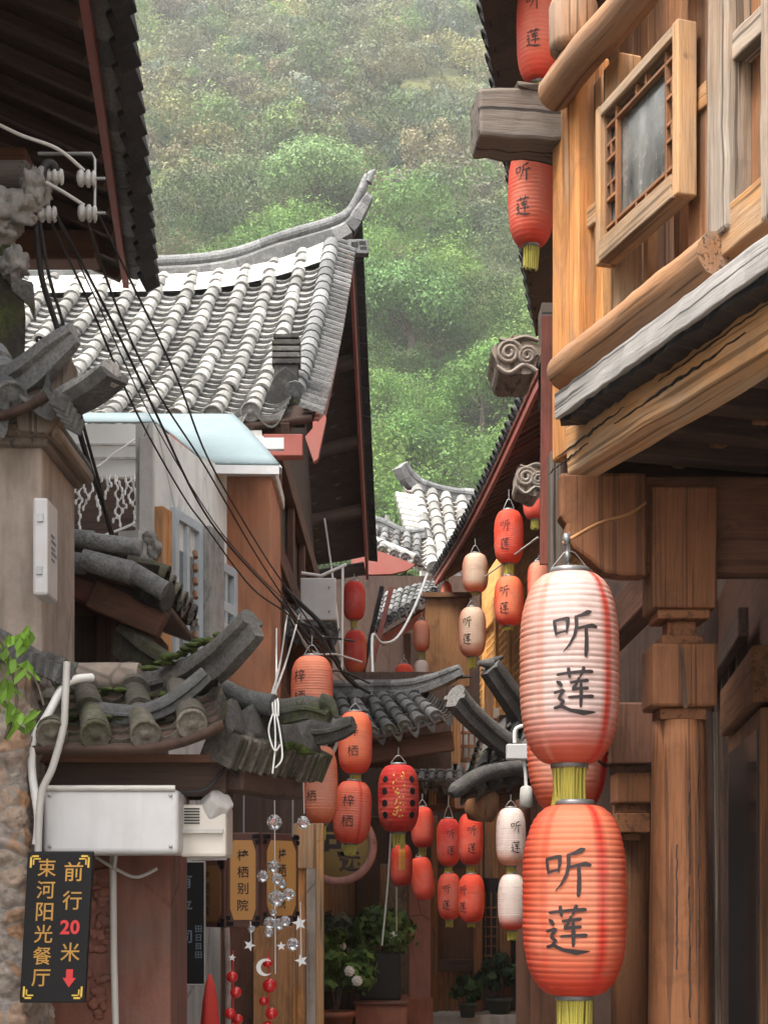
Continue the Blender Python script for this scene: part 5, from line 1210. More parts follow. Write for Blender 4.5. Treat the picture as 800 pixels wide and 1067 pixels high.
m = MB(); m.add([P(417, 570, 26.8), P(440, 600, 26.0), P(432, 560, 26.4), P(424, 535, 26.6)] + [P(417, 570, 27.0), P(440, 600, 26.3), P(432, 560, 26.7), P(424, 535, 26.9)], [(0, 1, 2, 3), (7, 6, 5, 4), (0, 3, 7, 4), (1, 5, 6, 2), (2, 6, 7, 3), (0, 4, 5, 1)]); m.build('gable_board', M['red_fascia'], hw)
m = MB(); m.box(XP(436, 26.5), 24.4, 0, XP(520, 26.5), 28, ZP(600, 26)); m.build('wall', M['plaster_gray'], hw)
he = thing('low_eave_house', 'house with short dark eave edge between red boards, half way down the lane', 'house', (.4, 19, 0))
quad_roof(he, P(398, 622, 19.5), P(466, 604, 19.5), P(458, 614, 18.2), P(392, 655, 17.4), 9, tl=.3, r=.05, pe=.2, mc='tile_mid', mp='tile_mid')
m = MB(); m.beam(P(398, 668, 17.6), P(456, 632, 18.4), .05, .12); m.build('eave_board', M['red_fascia'], he)
m = MB(); m.beam(P(388, 690, 17.3), P(408, 612, 17.3), .10, .05); m.build('slanting_board', M['red_fascia'], he)
m = MB(); m.beam(P(378, 700, 17.5), P(398, 612, 17.5), .12, .05); m.build('slanting_strip', M['tile_edge'], he)
m = MB(); pbox(m, 372, 600, 500, 760, 19.8, .2); m.build('wall', M['wood_dark'], he)
m = MB(); pbox(m, 405, 635, 440, 641, 18.9, .2); pbox(m, 420, 660, 428, 740, 18.6, .15); m.build('beam', M['wood_soffit'], he)

# things fixed under the big gable
cb = thing('cabinet_box', 'pale square metal cabinet hung under the big gable above a tangle of wires', 'cabinet', P(332, 622, 12.4))
m = MB(); pbox(m, 313, 602, 350, 646, 12.4, .12); m.build('body', M['white'], cb, bevel=.008)
m = MB(); m.lathe(P(343, 612, 12.39), [(.008, 0), (.008, .01)], 8, V(0, -1, 0)); m.lathe(P(343, 637, 12.39), [(.008, 0), (.008, .01)], 8, V(0, -1, 0)); m.build('lock', M['steel'], cb)
sr = thing('lean_to_roof', 'gray tiled lean-to roof strip below the pale metal cabinet', 'roof', (-.6, 12.8, 0))
quad_roof(sr, P(280, 640, 13.2), P(345, 640, 13.2), P(352, 660, 12.5), P(280, 660, 12.5), 5, tl=.2, r=.045, mc='tile_mid', mp='tile_dark')
m = MB(); pbox(m, 280, 660, 350, 667, 12.6, .1); m.build('eave_beam', M['wood_brown'], sr)
m = MB(); pbox(m, 276, 668, 346, 830, 13.0, .1); m.build('wall', M['plaster_red'], sr)
m = MB(); m.tube([P(357, 590, 12.2), P(356, 700, 12.2)], .012, 6); m.tube([P(314, 597, 12.2), P(335, 600, 12.2), P(361, 588, 12.2)], .014, 6); tag(m.build('white_pole', M['cablewhite']), 'thin white pole and arm standing beside the pale metal cabinet', 'pole')
# stacked dark goods behind the wires
# ------------------------------------------------------------------ pent roof with horns on the lantern side
pr_ = thing('pent_roof', 'dark pent roof with two big upturned hip horns beside the large lanterns', 'roof', (.95, 9.8, 0))
ridge(pr_, [P(560, 800, 9.9), P(535, 778, 9.75), P(508, 757, 9.6), P(488, 738, 9.45), P(475, 722, 9.35)], 1.3, -.1, 'tile_dark', HORN4, 'horn', joints=False)
ridge(pr_, [P(560, 770, 10.4), P(545, 742, 10.3), P(530, 718, 10.2), P(512, 692, 10.1)], 1.5, .1, 'tile_dark', HORN4, 'horn', joints=False)
m = MB(); m.tube([P(512, 692, 10.1), P(498, 691, 10.05)], [.04, .015], 8); m.tube([P(512, 690, 10.1), P(524, 684, 10.1)], [.03, .01], 8); m.build('horn_tip', M['tile_dark'], pr_)
quad_roof(pr_, P(500, 762, 10.0), P(568, 740, 10.8), P(568, 800, 9.9), P(482, 826, 9.3), 5, tl=.2, r=.06, pe=.1, mc='tile_dark', mp='tile_dark')
m = MB(); m.tube(smooth_pts([P(540, 800, 9.6), P(505, 806, 9.35), P(480, 820, 9.25), P(470, 828, 9.2)]), [.05] * 15 + [.045, .04, .03, .02], 10); m.build('verge_tile', M['tile_dark'], pr_)
m = MB(); m.lathe(P(502, 838, 9.6), [(.08, -.10), (.105, -.04), (.10, .06), (.05, .12)], 16, V(.1, -.2, 1)); m.build('corbel', M['wood_brown'], pr_)
m = MB(); m.beam(P(485, 832, 9.7), P(575, 815, 10.3), .2, .12); m.build('eave_beam', M['wood_soffit'], pr_)
m = MB(); m.box(XP(548, 10.2), 9.9, 0, 2.0, 11, ZP(790, 10)); m.build('wall', M['wood_soffit'], pr_)
jb = thing('junction_box', 'small pale junction box with bulb socket hanging beside the upper big lantern', 'junction box', P(540, 783, 7.9))
m = MB(); pbox(m, 528, 775, 551, 791, 7.9, .08); m.build('body', M['white'], jb, bevel=.006)
m = MB(); m.tube(smooth_pts([P(536, 774, 7.94), P(537, 760, 7.94), P(546, 756, 7.94)]), .010, 8); m.tube(smooth_pts([P(545, 791, 7.94), P(547, 805, 7.94), P(548, 820, 7.94)]), .009, 8); m.build('cable', M['cablewhite'], jb)
m = MB(); m.lathe(P(548, 830, 7.94), [(.018, .055), (.03, .045), (.034, 0), (.034, -.05), (.02, -.06)], 14); m.build('bulb_socket', M['plaster_gray'], jb)

# shop front on the left under the gable
sf = thing('shop_front', 'orange timber stall front with greenish corner post below the hanging signs', 'shop front', (-.8, 8.6, 0))
m = MB(); pbox(m, 150, 790, 330, 1200, 9.3, .1); m.build('back_wall', M['wood_dark'], sf)
m = MB(); pbox(m, 305, 880, 319, 1200, 8.6, .05); m.build('side_board', M['wood_orange'], sf, bevel=.004)
m = MB(); pbox(m, 264, 965, 305, 1200, 8.62, .05); m.build('front_board', M['wood_board'], sf, bevel=.004)
m = MB(); pbox(m, 319, 905, 329, 1200, 8.55, .08); m.build('corner_post', M['plaster_tan'], sf, bevel=.004)
m = MB(); pbox(m, 329, 858, 337, 1200, 8.56, .08); m.build('corner_trim', M['wood_honey'], sf, bevel=.004)
m = MB(); pbox(m, 306, 858, 329, 905, 8.57, .07); m.build('post_head', M['wood_honey'], sf, bevel=.004)
m = MB(); pbox(m, 230, 965, 262, 1200, 8.9, .05); m.build('dark_panel', M['wood_soffit'], sf)
m = MB(); m.box(-1.6, 8.8, 0, XP(336, 8.7), 9.25, .55); m.build('base', M['plaster_red'], sf)
m = MB(); m.tube([P(236, 960, 7.8), P(238, 1010, 7.8), P(237, 1200, 7.8)], .016, 10, jit=.05); o = tag(m.build('birch_pole', M['birch']), 'pale pinkish pole standing below the carved hanging signs', 'pole')
for (x, y0, w, lab) in ((184, 1000, 8, 'furled red cloth in front of the black notice with gray writing'), (219, 1015, 8, 'furled red cloth beside the pale pinkish pole')):
    m = MB(); c = P(x, 1100, 6.6); pr2 = [(w / F * 6.6 * k, (1100 - yy) / F * 6.6) for k, yy in ((1.5, 1100), (1.25, 1070), (1.0, 1045), (.6, y0 + 10), (.15, y0))]
    m.lathe(c, pr2, 14); 
    for k in range(len(m.v)):
        p = Vector(m.v[k]); a = math.atan2(p.y - c.y, p.x - c.x); q = 1 + .18 * math.sin(a * 4 + p.z * 3); m.v[k] = (c.x + (p.x - c.x) * q, c.y + (p.y - c.y) * q, p.z)
    t = tag(m.build('red_cloth', M['redcloth']), lab, 'cloth', 'furled red cloths')
# ------------------------------------------------------------------ lettering
_gc = {}
def glyph(ch, bold=.012):
    """triangles of one character, centred, in a box one unit high"""
    if (ch, bold) in _gc: return _gc[(ch, bold)]
    cu = bpy.data.curves.new('glyph', 'FONT'); cu.body = ch; cu.offset = bold; cu.resolution_u = 3
    o = bpy.data.objects.new('glyph', cu); C.objects.link(o); bpy.context.view_layer.update()
    dg = bpy.context.evaluated_depsgraph_get(); me = bpy.data.meshes.new_from_object(o.evaluated_get(dg))
    v = [(p.co.x, p.co.y) for p in me.vertices]; f = [tuple(q.vertices) for q in me.polygons]
    bpy.data.objects.remove(o); bpy.data.curves.remove(cu); bpy.data.meshes.remove(me)
    if v:
        x0, x1 = min(a for a, b in v), max(a for a, b in v); y0, y1 = min(b for a, b in v), max(b for a, b in v); s = max(x1 - x0, y1 - y0) or 1
        v = [((a - (x0 + x1) / 2) / s, (b - (y0 + y1) / 2) / s) for a, b in v]
    _gc[(ch, bold)] = (v, f); return v, f
def write(parent, name, items, fn, mt, bold=.012, local=False, wid=1.0):
    """items: (char, cx, cy, size); fn maps sheet coordinates to the surface"""
    m = MB()
    for ch, cx, cy, s in items:
        v, f = glyph(ch, bold); m.add([fn(cx + a * s * wid, cy + b * s) for a, b in v], f)
    return m.build(name, M[mt], parent, local=local)

BRUSH = {   # hand written strokes: lists of (x, y, width)
 't': [[(.06, .80, .05), (.09, .62, .06), (.11, .46, .03)], [(.07, .77, .05), (.22, .80, .05), (.36, .82, .07), (.35, .66, .05), (.33, .50, .03)], [(.11, .50, .05), (.22, .53, .04), (.33, .55, .04)],
       [(.88, .98, .03), (.80, .95, .09), (.66, .89, .06), (.50, .85, .03)], [(.53, .88, .07), (.54, .66, .06), (.50, .46, .055), (.40, .27, .04), (.26, .10, .015)], [(.54, .60, .05), (.70, .64, .05), (.88, .67, .08), (1.0, .64, .05)], [(.74, .64, .06), (.75, .40, .065), (.745, .15, .075), (.73, .0, .05)]],
 'l': [[(.12, .83, .05), (.35, .86, .05), (.62, .89, .055), (.90, .90, .07)], [(.37, .98, .06), (.38, .86, .06), (.40, .75, .04)], [(.70, 1.0, .06), (.66, .88, .06), (.61, .78, .03)],
       [(.40, .66, .05), (.60, .69, .05), (.80, .71, .06)], [(.60, .78, .05), (.53, .62, .05), (.46, .52, .06), (.62, .54, .05), (.80, .55, .06)], [(.36, .35, .05), (.62, .37, .05), (.92, .38, .07)], [(.63, .68, .05), (.635, .40, .065), (.63, .14, .05)],
       [(.12, .70, .03), (.18, .65, .08), (.24, .58, .05)], [(.06, .45, .05), (.18, .48, .05), (.27, .50, .07), (.19, .38, .05), (.17, .33, .05), (.27, .27, .06), (.19, .18, .04), (.10, .12, .05)], [(.05, .13, .05), (.22, .17, .06), (.42, .08, .06), (.70, .03, .09), (.98, .05, .02)]]}
def brush(m, strokes, cx, cy, sx, sy, fn):
    for st in strokes:
        pts = [];
        for i in range(len(st) - 1):
            for k in range(5):
                t = k / 5; pts.append(tuple(st[i][j] + (st[i + 1][j] - st[i][j]) * t for j in range(3)))
        pts.append(st[-1]); L = []; Rr = []
        for i, (x, y, w) in enumerate(pts):
            a = pts[max(i - 1, 0)]; b = pts[min(i + 1, len(pts) - 1)]; dx, dy = b[0] - a[0], b[1] - a[1]; n = math.hypot(dx, dy) or 1; w *= .62
            if i in (0, len(pts) - 1): w *= .6
            L.append((x - dy / n * w, y + dx / n * w)); Rr.append((x + dy / n * w, y - dx / n * w))
        vs_ = [fn(cx + (x - .5) * sx, cy + (y - .5) * sy) for x, y in L + Rr]; n = len(L)
        m.add(vs_, [(i, i + 1, n + i + 1, n + i) for i in range(n - 1)])

# ------------------------------------------------------------------ paper lanterns
RED = (.70, .070, .034); DRED = (.50, .028, .022); ORG = (.78, .19, .08); PEA = (.72, .30, .19); BEI = (.76, .58, .43); PNK = (.78, .60, .53); WHT = (.76, .66, .60)
LGROUP = 'paper lanterns hung along the lane'
def lerp3(a, b, t): t = min(1, max(0, t)); return tuple(x + (y - x) * t for x, y in zip(a, b))
def lantern(label, px, y0, y1, w, d, front, side, stripe=None, srange=None, text=None, tx=-.2, tassel=18, ribs=None, turn=0.0, tilt=0.0, low=None, cord=14, ink='ink', gap=None, lseam=False):
    H = (y1 - y0) / F * d; Rr = w / 2 / F * d; c = P(px, (y0 + y1) / 2, d)
    t = thing('paper_lantern', label, 'lantern', c, LGROUP); t.rotation_euler = (0, tilt, 0)
    big = w > 80; ribs = ribs or (32 if big else 24); nseg = 72 if big else 40; low = low or side; per = 6 if big else 4
    def rad(h):           # h -1..1
        return Rr * (.37 + .63 * (1 - abs(h) ** 3.3) ** (1 / 2.0)) if abs(h) < 1 else Rr * .37
    m = MB(); prof = []; wr = [random.uniform(.5, 1.5) for _ in range(ribs + 2)]; wz = [random.gauss(0, .0022) for _ in range(ribs + 2)]
    ph_ = random.uniform(0, 6)
    nr = ribs * per
    for i in range(nr + 1):
        h = -1 + 2 * i / nr; h = math.copysign(1 - (1 - abs(h)) ** 1.12, h) if abs(h) > .999 else h
        k = (i % per) / per; sc = math.sin(math.pi * k) if i % per else 0
        prof.append((rad(h) * (1 - .016 * wr[i // per] + .016 * wr[i // per] * sc + wz[i // per]), h * H / 2, h, sc))
    vs_ = []; cols = []; gr = []
    for (r_, z, h, sc) in prof:
        for k in range(nseg):
            a = 2 * math.pi * k / nseg - math.pi; r2 = r_ * (1 + .010 * math.sin(2 * a + ph_) + .012 * mnoise.noise(V(a * 2.2 + ph_, z * 9, 3)) + .006 * sc * mnoise.noise(V(a * 9 + ph_, z * 40, 1)))          # 0 faces the camera
            vs_.append(V(math.sin(a) * r2, -math.cos(a) * r2, z)); gr.append((a, z, 0))
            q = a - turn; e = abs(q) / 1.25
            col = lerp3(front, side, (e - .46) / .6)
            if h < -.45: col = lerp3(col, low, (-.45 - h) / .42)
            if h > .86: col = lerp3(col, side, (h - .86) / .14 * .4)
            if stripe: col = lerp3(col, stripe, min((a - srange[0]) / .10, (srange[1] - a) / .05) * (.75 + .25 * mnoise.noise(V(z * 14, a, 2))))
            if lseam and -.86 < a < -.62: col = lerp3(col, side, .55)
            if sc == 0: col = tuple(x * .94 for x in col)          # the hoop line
            cols.append((*col, 1))
    n = len(prof); fs = [(i * nseg + k, i * nseg + (k + 1) % nseg, (i + 1) * nseg + (k + 1) % nseg, (i + 1) * nseg + k) for i in range(n - 1) for k in range(nseg)]
    m.add(vs_, fs, gr, None, True, cols); m.build('shade', M['paper'], t, local=True)
    re = rad(1); m = MB(); q = H * .028
    m.lathe((0, 0, H / 2), [(re * .93, -q * .3), (re * 1.04, -q * .3), (re * 1.06, q * .4), (re * 1.02, q), (re * .85, q)], 28); m.build('top_ring', M['ring'], t, local=True)
    m = MB(); m.lathe((0, 0, -H / 2), [(re * .85, -q * .8), (re * 1.02, -q * .8), (re * 1.05, q * .2), (re * .95, q * .5)], 28); m.build('bottom_ring', M['ring'], t, local=True)
    if tassel:
        m = MB(); TL = tassel / F * d; ns = 44 if big else 20
        for k in range(ns):
            a = 2 * math.pi * k / ns; rr = re * random.uniform(.72, .92); dx, dy = math.cos(a), math.sin(a); L = TL * random.uniform(.85, 1.12)
            m.tube([V(dx * rr, dy * rr, -H / 2 - q * .5), V(dx * rr * random.uniform(.85, 1.02), dy * rr, -H / 2 - L * .5), V(dx * rr * random.uniform(.78, 1.05), dy * rr * random.uniform(.8, 1), -H / 2 - L)], re * .085, 5)
        m.build('tassel', M['tassel'], t, local=True)
    if cord:
        m = MB(); L = cord / F * d; m.tube([V(-re, 0, H / 2 + q), V(-re * .3, 0, H / 2 + L * .5), V(0, 0, H / 2 + L * .55), V(re * .3, 0, H / 2 + L * .5), V(re, 0, H / 2 + q)], .0012 * d / 5, 5); m.tube([V(0, 0, H / 2 + L * .5), V(0, 0, H / 2 + L)], .0016 * d / 5, 5)
        m.build('hanger', M['steel'], t, local=True)
    if text:
        a0 = math.asin(max(-.95, min(.95, tx)))
        def fn(x, y):
            h = max(-.97, min(.97, y / (H / 2))); r_ = rad(h) * 1.014 + .0008 * d / 5; a = a0 + x / Rr
            return V(math.sin(a) * r_, -math.cos(a) * r_, y)
        m = MB()
        if text == 'tl' and w > 20:
            s = Rr * (.92 if big else .72); s2 = s * (1.0 if big else 1.1)
            cc = ((H * .145, H * -.145)) if big else (H * .16, -H * .18)
            for ch, y in zip('tl', cc): brush(m, BRUSH[ch], 0, y, s, s2, fn)
        else:
            n_ = len(text); s = Rr * .62 if n_ > 1 else Rr * .62
            for i, ch in enumerate(text):
                v, f = glyph(ch, .0); y = H * (.17 - .32 * i) if n_ == 2 else H * (.30 - .17 * i)
                m.add([fn(a * s, y + b * s) for a, b in v], f)
        m.build('lettering', M[ink], t, local=True)
    return t
random.seed(77)
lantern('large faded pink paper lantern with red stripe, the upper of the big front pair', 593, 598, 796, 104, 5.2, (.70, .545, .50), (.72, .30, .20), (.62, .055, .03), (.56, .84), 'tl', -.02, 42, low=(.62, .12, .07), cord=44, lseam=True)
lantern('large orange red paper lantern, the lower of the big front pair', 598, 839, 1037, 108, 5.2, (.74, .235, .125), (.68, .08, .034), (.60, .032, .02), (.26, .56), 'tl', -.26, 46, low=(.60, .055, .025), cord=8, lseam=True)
lantern('big orange lantern half hidden behind the two largest lanterns', 591, 664, 846, 84, 6.4, (.82, .45, .33), (.70, .12, .05), (.56, .03, .018), (.85, 1.4), 'tl', .80, 0, cord=30)
lantern('red lantern cut off by the top of the frame under the dark beam end', 561, -24, 86, 46, 5.9, (.68, .14, .075), (.60, .05, .025), text='tl', tx=-.35, tassel=10, cord=16, low=RED)
lantern('red lantern with yellow tassel hanging just below the dark beam end', 553, 155, 256, 48, 7.0, (.68, .17, .10), (.62, .06, .03), text='tl', tx=-.45, tassel=24, cord=20, low=RED)
lantern('small red lantern just below the carved scroll on the narrow strip', 557, 500, 541, 25, 9.4, RED, RED, tassel=10, cord=4)
lantern('bright red lantern highest against the honey lattice', 530, 532, 587, 31, 12.2, RED, RED, text='tl', tx=-.35, tassel=12, cord=22)
lantern('orange lantern directly under the bright red one on the lattice', 530, 601, 652, 31, 12.2, ORG, RED, text='tl', tx=-.4, tassel=5, cord=13)
lantern('pale red lantern peeping out behind the upper big lantern', 561, 586, 628, 24, 9.6, PEA, RED, tassel=6, cord=8)
lantern('beige lantern hanging above its twin under the long sweeping eave', 495, 577, 617, 27, 14.0, BEI, PEA, tassel=3, cord=16, low=ORG)
lantern('beige lantern with gray writing, lower of the pale pair near the plain board', 492, 633, 684, 29, 14.0, BEI, PEA, text='tl', tx=-.45, tassel=12, cord=14, low=PEA)
lantern('small pale lantern showing its top above the plain board', 465, 607, 650, 13, 17.6, PEA, RED, tassel=0, cord=6)
lantern('narrow peach lantern at the edge of the plain board', 439, 647, 679, 17, 16.2, PEA, ORG, tassel=8, cord=8)
lantern('narrow white lantern under the peach one at the board edge', 439, 688, 722, 17, 16.2, WHT, PEA, tassel=5, cord=4)
lantern('plain red lantern half sunk behind the low tile ridge', 421, 692, 730, 21, 15.5, RED, ORG, tassel=0, cord=10)
lantern('dull red lantern hanging high beside the white pole', 369, 606, 646, 23, 14.5, DRED, RED, tassel=9, cord=8)
lantern('dull red lantern below the high one beside the white pole', 370, 657, 701, 24, 14.5, DRED, ORG, tassel=6, cord=6)
lantern('peach lantern with dark writing hung against the red wall', 325, 684, 752, 44, 8.7, (.70, .24, .14), (.66, .13, .06), text='梓栖', tx=-.55, tassel=8, cord=22, low=ORG)
lantern('orange lantern hung below the peach one, half behind mossy tiles', 334, 778, 858, 36, 8.9, PEA, ORG, text='梓栖', tx=-.50, tassel=16, cord=12, low=ORG)
lantern('upper red orange lantern of the pair beside the dark plank wall', 370, 742, 806, 36, 9.3, ORG, RED, text='梓栖', tx=-.12, tassel=12, cord=16)
lantern('lower slightly tilted red orange lantern of the pair above the round board', 367, 814, 879, 40, 9.3, (.62, .14, .08), RED, (.55, .03, .018), (.3, .62), text='梓栖', tx=-.22, tassel=12, cord=6, tilt=.06)
gold_l = lantern('wide glossy red lantern with printed dark medallions and gold marks', 415, 797, 867, 43, 9.8, DRED, DRED, tassel=16, cord=18, ribs=16)
lantern('small red lantern with gold writing below the wide glossy one', 418, 880, 923, 23, 10.2, RED, DRED, text='囍囍囍', tx=.05, tassel=0, cord=10, ink='gold')
lantern('plain red lantern partly behind the wide glossy one', 440, 841, 883, 24, 10.6, RED, DRED, tassel=9, cord=14)
lantern('plain red tilted lantern over the pinkish column', 440, 893, 938, 24, 10.6, RED, RED, tassel=0, cord=8, tilt=-.12)
lantern('upper red lantern, nearer the pinkish column, of the four hung in a square', 467, 853, 902, 25, 12.0, DRED, RED, text='tl', tx=.15, tassel=8, cord=24)
lantern('upper red lantern, nearer the pale lanterns, of the four hung in a square', 490, 848, 901, 27, 11.6, RED, DRED, text='tl', tx=.05, tassel=8, cord=18)
lantern('lower red lantern, nearer the pinkish column, of the four hung in a square', 468, 910, 958, 25, 12.0, (.56, .09, .055), RED, text='tl', tx=-.3, tassel=8, cord=6)
lantern('lower red lantern, nearer the pale lanterns, of the four hung in a square', 491, 911, 961, 28, 11.6, RED, RED, text='tl', tx=-.7, tassel=5, cord=6)
lantern('upper pale pink lantern beside the lower big lantern', 532, 842, 902, 31, 9.4, WHT, PNK, text='tl', tx=.25, tassel=10, cord=14, low=PEA)
lantern('lower pale lantern fading to red beside the lower big lantern', 533, 911, 969, 29, 9.4, WHT, PNK, tassel=10, cord=8, low=RED)
# printed medallions of the wide glossy lantern
m = MB(); Rr = 43 / 2 / F * 9.8; H = 70 / F * 9.8
def on(a, z): r_ = Rr * (.34 + .66 * (1 - min(.98, abs(z) / (H / 2)) ** 3) ** .5) + .004; return V(math.sin(a) * r_, -math.cos(a) * r_, z)
for a0 in (-.72, .72):
    for j in range(4):
        m = MB(); z0 = H * (.27 - .175 * j); n = 12; m.add([on(a0, z0)] + [on(a0 + math.cos(2 * math.pi * k / n) * .17, z0 + math.sin(2 * math.pi * k / n) * Rr * .17) for k in range(n)], [(0, 1 + k, 1 + (k + 1) % n) for k in range(n)]); m.build('medallion', M['sign_dark'], gold_l, local=True)
m = MB(); random.seed(3)
for k in range(40):
    a = random.uniform(-.3, .3); z = random.uniform(-.3, .38) * H; s = random.uniform(.03, .08)
    m.add([on(a, z), on(a + s, z + .004), on(a + s * .8, z + .012), on(a - s * .2, z + .009)], [(0, 1, 2, 3)])
m.build('gold_print', M['gold'], gold_l, local=True)
# wire hoop and crossed cord above the upper big lantern
m = MB(); m.tube(smooth_pts([P(672, 524, 5.35), P(655, 536, 5.3), P(625, 545, 5.25), P(597, 560, 5.2), P(586, 566, 5.2)]), .0065, 8); tag(m.build('twisted_rope', M['wood_board']), 'twisted straw rope from the bracket to the upper big lantern', 'rope')
m = MB(); m.tube([P(590, 560, 5.2), P(592, 590, 5.2)], .005, 6); m.lathe(P(590, 562, 5.2), [(.01, -.02), (.016, 0), (.01, .02)], 8); m.lathe(P(591, 580, 5.2), [(.006, -.02), (.012, 0), (.006, .02)], 8); tag(m.build('hanging_hook', M['ring']), 'thin metal hook and cord holding the upper big lantern', 'hook')

# ------------------------------------------------------------------ signs
def sheet(o, ex, ey, off): return lambda x, y: o + ex * x + ey * y + off
ls = thing('notice_board', 'black board with gold and red lettering and gilded corners on the gate wall', 'sign', P(58, 965, 4.7))
d = 4.7; o = P(59, 966, d); ex = V(1, 0, .0); ey = V(.055, 0, 1).normalized(); k = d / F
m = MB(); m.obox(o + V(0, .012, 0), ex * 34 * k, V(0, .012, 0), ey * 79 * k); m.build('board', M['sign_dark'], ls, bevel=.003)
fn = sheet(o, ex * k, ey * k, V(0, -.0015, 0))
write(ls, 'gold_lettering', [('前', 15, 58, 20), ('行', 15, 28, 20), ('米', 16, -26, 20)] + [(ch, -13, 62 - i * 23.0, 19) for i, ch in enumerate('束河阳光餐厅')], fn, 'led_gold', .006)
write(ls, 'red_numerals', [('2', 9, 0, 15), ('0', 19.5, 0, 15)], fn, 'led_red', .03)
m = MB(); f2 = sheet(o, ex * k, ey * k, V(0, -.0016, 0)); m.add([f2(a, b) for a, b in ((13, -44), (20, -44), (20, -53), (23.5, -53), (16.5, -63), (9.5, -53), (13, -53))], [(0, 1, 2, 6), (3, 4, 5)]); m.build('red_arrow', M['led_red'], ls)
for sx in (-1, 1):
    for sy in (-1, 1):
        m = MB()
        for a, b, c_, e_ in ((31, 75, 22, 73), (31, 75, 29, 62), (28, 72, 20, 70.5), (28, 72, 26.5, 65)):
            q = [f2(sx * a, sy * b), f2(sx * c_, sy * b), f2(sx * c_, sy * e_), f2(sx * a, sy * e_)]; m.add(q, [(0, 1, 2, 3)])
        m.build('gilded_corner', M['gold'], ls)
dn = thing('black_notice', 'dark notice with faint blue gray writing between gate wall and carved signs', 'sign', P(200, 960, 6.9))
m = MB(); d = 6.9; pbox(m, 181, 897, 214, 1027, d, .03); m.build('board', M['sign_dark'], dn, bevel=.012)
o = P(198, 962, d); fn = sheet(o, V(1, 0, 0) * d / F, UP * d / F, V(0, -.0015, 0))
write(dn, 'large_lettering', [('平', -5, 16, 15), ('司', -4, -14, 13), ('有', -5, 44, 15)], fn, 'gray_letter')
write(dn, 'small_lettering', [(ch, 9, -6 - i * 9, 7) for i, ch in enumerate('田日目田')], fn, 'gray_letter')
m = MB(); e_ = [(-16, 64), (-16, -64), (15.5, -64), (15.5, 64)]
for i in range(4): a = e_[i]; b = e_[(i + 1) % 4]; m.tube([fn(*a), fn(*b)], .004, 6)
m.build('edge_line', M['pipe'], dn)
hsn = thing('hanging_sign', 'three fold carved brown shop sign with ochre fields and black writing', 'sign', P(255, 910, 7.3))
OCT = [(-.5, .36), (-.36, .5), (.36, .5), (.5, .36), (.5, -.36), (.36, -.5), (-.36, -.5), (-.5, -.36)]
for (xa, da, xb, db, y0, y1, dim) in ((202, 7.45, 236, 7.25, 896, 966, 0), (237, 7.25, 270, 7.25, 868, 966, 1), (272, 7.25, 309, 7.5, 868, 962, 1)):
    A_, B_ = P(xa, (y0 + y1) / 2, da), P(xb, (y0 + y1) / 2, db); B_.z = A_.z; o = (A_ + B_) / 2; ex = (B_ - A_); wv = ex.length; ex.normalize(); nr = V(ex.y, -ex.x, 0); h = (y1 - y0) / F * 7.3
    m = MB(); m.obox(o, ex * wv / 2, nr * .012, UP * h / 2); b_ = m.build('panel', M['sign_brown'], hsn, bevel=.004)
    m = MB(); m.prism([(x * wv * .80, y * h * .84) for x, y in OCT], o + nr * .013, ex, UP, nr * .004); m.build('field', M['sign_cream' if dim else 'sign_shaded'], b_).location = -hsn.location + hsn.location
    m = MB(); fs_ = lambda x, y, o=o, ex=ex, nr=nr: o + ex * x + UP * y + nr * .0185
    for i, ch in enumerate('梓栖别院'):
        v, f = glyph(ch, .01); s = min(wv * .36, h * .15); m.add([fs_(a * s, h * (.26 - .175 * i) + b * s) for a, b in v], f)
    m.build('lettering', M['ink'], b_)
    for sx in (-1, 1):
        for sy in (-1, 1):
            m = MB()
            for (a, b2) in ((.46, .40), (.46, .46), (.36, .46)): m.obox(o + ex * (sx * a * wv) + UP * (sy * b2 * h) + nr * .015, ex * .010, nr * .004, UP * .010)
            m.build('fretwork', M['sign_dark'], b_)
m = MB()
for x, dd in ((205, 7.4), (254, 7.25), (305, 7.45)): m.tube([P(x, 872, dd), P(x, 800, dd)], .005, 6)
m.build('hanger', M['steel'], hsn)
write(rs, 'brush_lettering', [('向', -.04, .05, .30), ('远', .10, -.14, .18)], lambda x, y: P(352, 880, 12.6) + V(x, -.016, y), 'ink', .03)

# ------------------------------------------------------------------ crystal and bead strings
def crystal(m, c, r_):
    prof = [(.002, -r_), (r_ * .62, -r_ * .72), (r_, -.1 * r_), (r_ * .86, r_ * .5), (r_ * .35, r_ * .95)]; c = Vector(c); n = 9; vs_ = []
    for j, (q, h) in enumerate(prof):
        for k in range(n): a = 2 * math.pi * (k + .5 * (j % 2)) / n; vs_.append(c + V(math.cos(a) * q, math.sin(a) * q, h))
    m.add(vs_, [(j * n + k, j * n + (k + 1) % n, (j + 1) * n + (k + 1) % n, (j + 1) * n + k) for j in range(4) for k in range(n)] + [tuple(range(n))[::-1], tuple(range(4 * n, 5 * n))])
def star(m, c, r_, th=.006, rot=0):
    poly = [(math.sin(rot + math.pi * k / 5) * (r_ if k % 2 == 0 else r_ * .42), math.cos(rot + math.pi * k / 5) * (r_ if k % 2 == 0 else r_ * .42)) for k in range(10)]
    m.prism(poly, c, V(1, 0, 0), UP, V(0, th, 0))
random.seed(14)
D = 6.0
